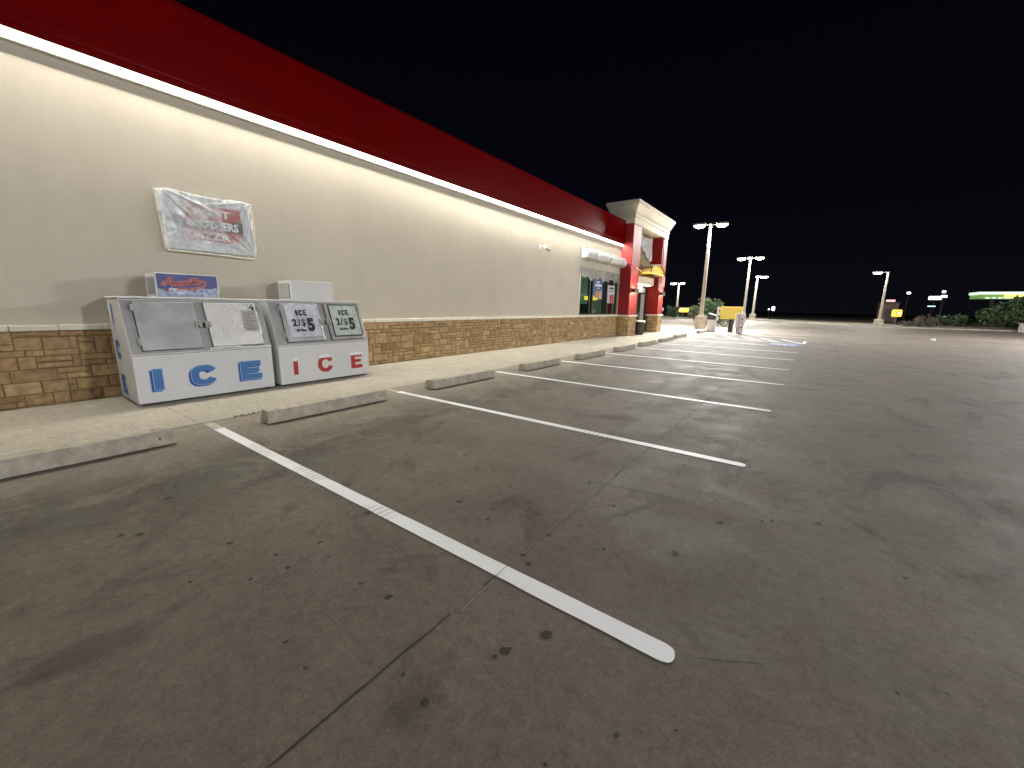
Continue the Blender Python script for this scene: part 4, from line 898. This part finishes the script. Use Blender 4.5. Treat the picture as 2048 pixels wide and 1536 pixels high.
bush("bush", 2.5, 41.5, 1.3, 1.1, 1.2, 900, "low dark bush under the yellow board", ls=.15, seed=12)
bush("bush", -10.3, 73.5, 3.0, 2.0, 1.9, 1200, "round dark bush at the foot of the distant lamp post by the tower", ls=.26, seed=3)
bush("bush", -5.2, 68, 3.2, 1.6, 1.1, 900, "low dry shrub between the lit yellow sign and the tall lamp post", "leafdry", .22, 4)
bush("hedge_bush", 27.6, 61.5, 8.6, 4.5, 2.75, 13000, "large green overgrown bush at the right edge below the lit canopy", ls=.34, seed=5)
bush("bush", 21.2, 63.0, 2.6, 2.0, 1.3, 1100, "dark low bush just left of the large green bush", ls=.25, seed=6)
for i, (x, y, hh) in enumerate(((18.3, 59.9, 1.25), (19.3, 60.6, .9), (17.5, 60.2, .7))):
    bush("shrub", x, y, 1.1, .9, hh, 420, ["pale dry upright shrub on the verge right of the yellow arrow sign", "pale dry shrub just left of the dark low bush", "smallest pale dry shrub nearest the yellow arrow sign"][i], "leafdry", .15, 30 + i, cat="shrub", group="dry shrubs on the verge")

# ================================================================== FAR LIT THINGS
def lit_sign(name, x, y, z0, z1, w_, parts, label, post=True, ang=0):
    o = thing(name, (x, y, 0), label, "sign"); a = MB(); a.box((-w_ / 2, -.12, z0), (w_ / 2, .12, z1)); p = obj("cabinet", RT(a, ang), "sgy", o, world=False, bevel=.12)
    for q, m_ in parts:
        b = MB()
        for (a0, b0, a1, b1) in q: b.box((-w_ / 2 + a0 * w_, -.135, z0 + (z1 - z0) * b0), (-w_ / 2 + a1 * w_, -.125, z0 + (z1 - z0) * b1))
        obj("sign_face", RT(b, ang), m_, p, world=False)
    if post: b = MB(); b.box((-.07, -.07, 0), (.07, .07, z0 - .003)); b.box((-.4, -.12, 0), (.4, .12, .06)); obj("post", b, "black", o, world=False)
    return o
lit_sign("lit_sign", -8.65, 72.9, 1.02, 1.74, 1.62, [([(.08, .35, .50, .95)], "sgp"), ([(.14, .45, .45, .55), (.52, .10, .56, .75), (.66, .60, .9, .68)], "sgr")], "small lit yellow and pink sign between the tower and the tall lamp post", True, 12)
lit_sign("arrow_sign", 16.6, 62.3, 1.10, 1.88, .86, [([(.52, .30, .86, .68)], "sgp"), ([(.5, .72, .95, .80), (.5, .20, .9, .28), (.40, .25, .50, .75), (.25, .44, .40, .56)], "sgr")], "lit square yellow sign with a red arrow mark beside the right lamp post", True)
fb = MB(); fb.box((18.9, 99, 0), (21.2, 104, 3.2)); fo = tag(obj("far_building", fb, "brown"), "dim brown building far behind the square yellow sign", "building")
q = MB(); q.box((18.8, 98.8, 3.203), (21.3, 104.2, 3.4)); q.box((19.6, 98.9, .1), (20.5, 98.99, 2.2)); obj("roof", q, "darkgrey", fo)
def glow(name, x, y, z, w_, h, m_, label, cat, post=True, group=None, d_=.3):
    o = thing(name, (x, y, 0), label, cat, group); a = MB(); a.box((-w_ / 2, -d_ / 2, z - h / 2), (w_ / 2, d_ / 2, z + h / 2)); obj("lit_panel", a, m_, o, world=False, bevel=min(w_, h) * .2)
    if post: b = MB(); b.tube((0, .05, -.05), (0, .05, z - h / 2 - .003), .12, .09, 8); obj("post", b, "black", o, world=False)
    return o
glow("shop_sign", 22.25, 119.2, 4.06, 1.5, .45, "litpink", "faint pink and white lit sign right behind the right lamp post", "sign")
glow("street_light", 24.8, 118.9, 5.67, .55, .38, "litdot", "small far white light right of the right lamp post", "street light", group="far street lights")
glow("street_light", 29.8, 118.1, 5.85, .50, .36, "litdot", "upper of the two far white lights beside the lit white box", "street light", group="far street lights")
glow("street_light", 30.0, 118.1, 4.95, .75, .42, "litdot", "lower of the two far white lights beside the lit white box", "street light", group="far street lights")
glow("lit_box_sign", 28.75, 118.3, 4.63, 1.95, .75, "lit", "far rectangular lit white sign box left of the green canopy", "sign")
glow("lit_strip", 28.5, 118.4, 2.97, 1.15, .22, "litteal", "thin far pale teal light below the lit white sign box", "light")
glow("street_light", 1.75, 109.7, 2.0, .55, .85, "litdot", "far white light with uneven shape over the dark right of the short lamp post", "street light", group="far street lights")
glow("street_light", .93, 109.7, 1.85, .28, .26, "litdot", "tiny far white dot just left of the uneven white light", "street light", group="far street lights")
# lit green forecourt canopy far at the right
cn = thing("station_canopy", (42, 117, 0), "far lit green canopy with white upper edge above the large bush", "canopy")
a = MB(); a.box((33.9, 114, 4.45), (52, 120, 5.2)); obj("fascia", a, "litgreen", cn)
a = MB(); a.box((33.7, 113.9, 5.203), (52.1, 120.1, 5.65)); obj("top_edge", a, "litcan", cn)
a = MB(); a.box((36.9, 113.85, 4.47), (40.5, 113.98, 5.19)); obj("panel", a, "litlime", cn)
a = MB()
for x in (34.6, 35.4, 36.2, 37.0): a.box((x, 113.80, 4.42), (x + .55, 113.84, 4.62))
obj("lamp", a, "litcan", cn)
a = MB(); a.box((36, 116.5, -.05), (36.5, 117, 4.447)); a.box((48, 116.5, -.05), (48.5, 117, 4.447)); obj("column", a, "darkgrey", cn)
bk = MB(); bk.box((24.1, 55.6, 0.001), (25.6, 56.5, .75)); bk.box((24.05, 55.55, .753), (25.65, 56.55, .82)); tag(obj("concrete_block", bk, "kerb", bevel=.02), "grey concrete block at the right edge in front of the large bush", "block")
lm = MB(); rr = random.Random(3)
lm.add([(14.79 + .12 * math.cos(t) * rr.uniform(.7, 1.2), 33.29 + .11 * math.sin(t) * rr.uniform(.7, 1.2), z) for z, k in ((.004, 1), (.10, .6)) for t in [i * 2 * math.pi / 7 for i in range(7)]], [tuple(range(7)), tuple(range(7, 14))] + [(i, (i + 1) % 7, (i + 1) % 7 + 7, i + 7) for i in range(7)])
tag(obj("litter", lm, "litter"), "crumpled white paper lying on the open lot at the right", "litter")
# weed in the joint by the second wheel stop
wd = MB(); rr = random.Random(5)
for i in range(90):
    t = rr.random(); x = 2.80 + rr.gauss(0, .012); y = 1.98 + t * .38; hgt = rr.uniform(.01, .035); dx, dy = rr.uniform(-.03, .03), rr.uniform(-.03, .03)
    wd.add([(x - .003, y, .009), (x + .003, y + .003, .009), (x + dx, y + dy, .009 + hgt)], [(0, 1, 2)])
tag(obj("weed", wd, "tuft", fixn=False), "thin green weed growing in the sidewalk joint by the second wheel stop", "weed")
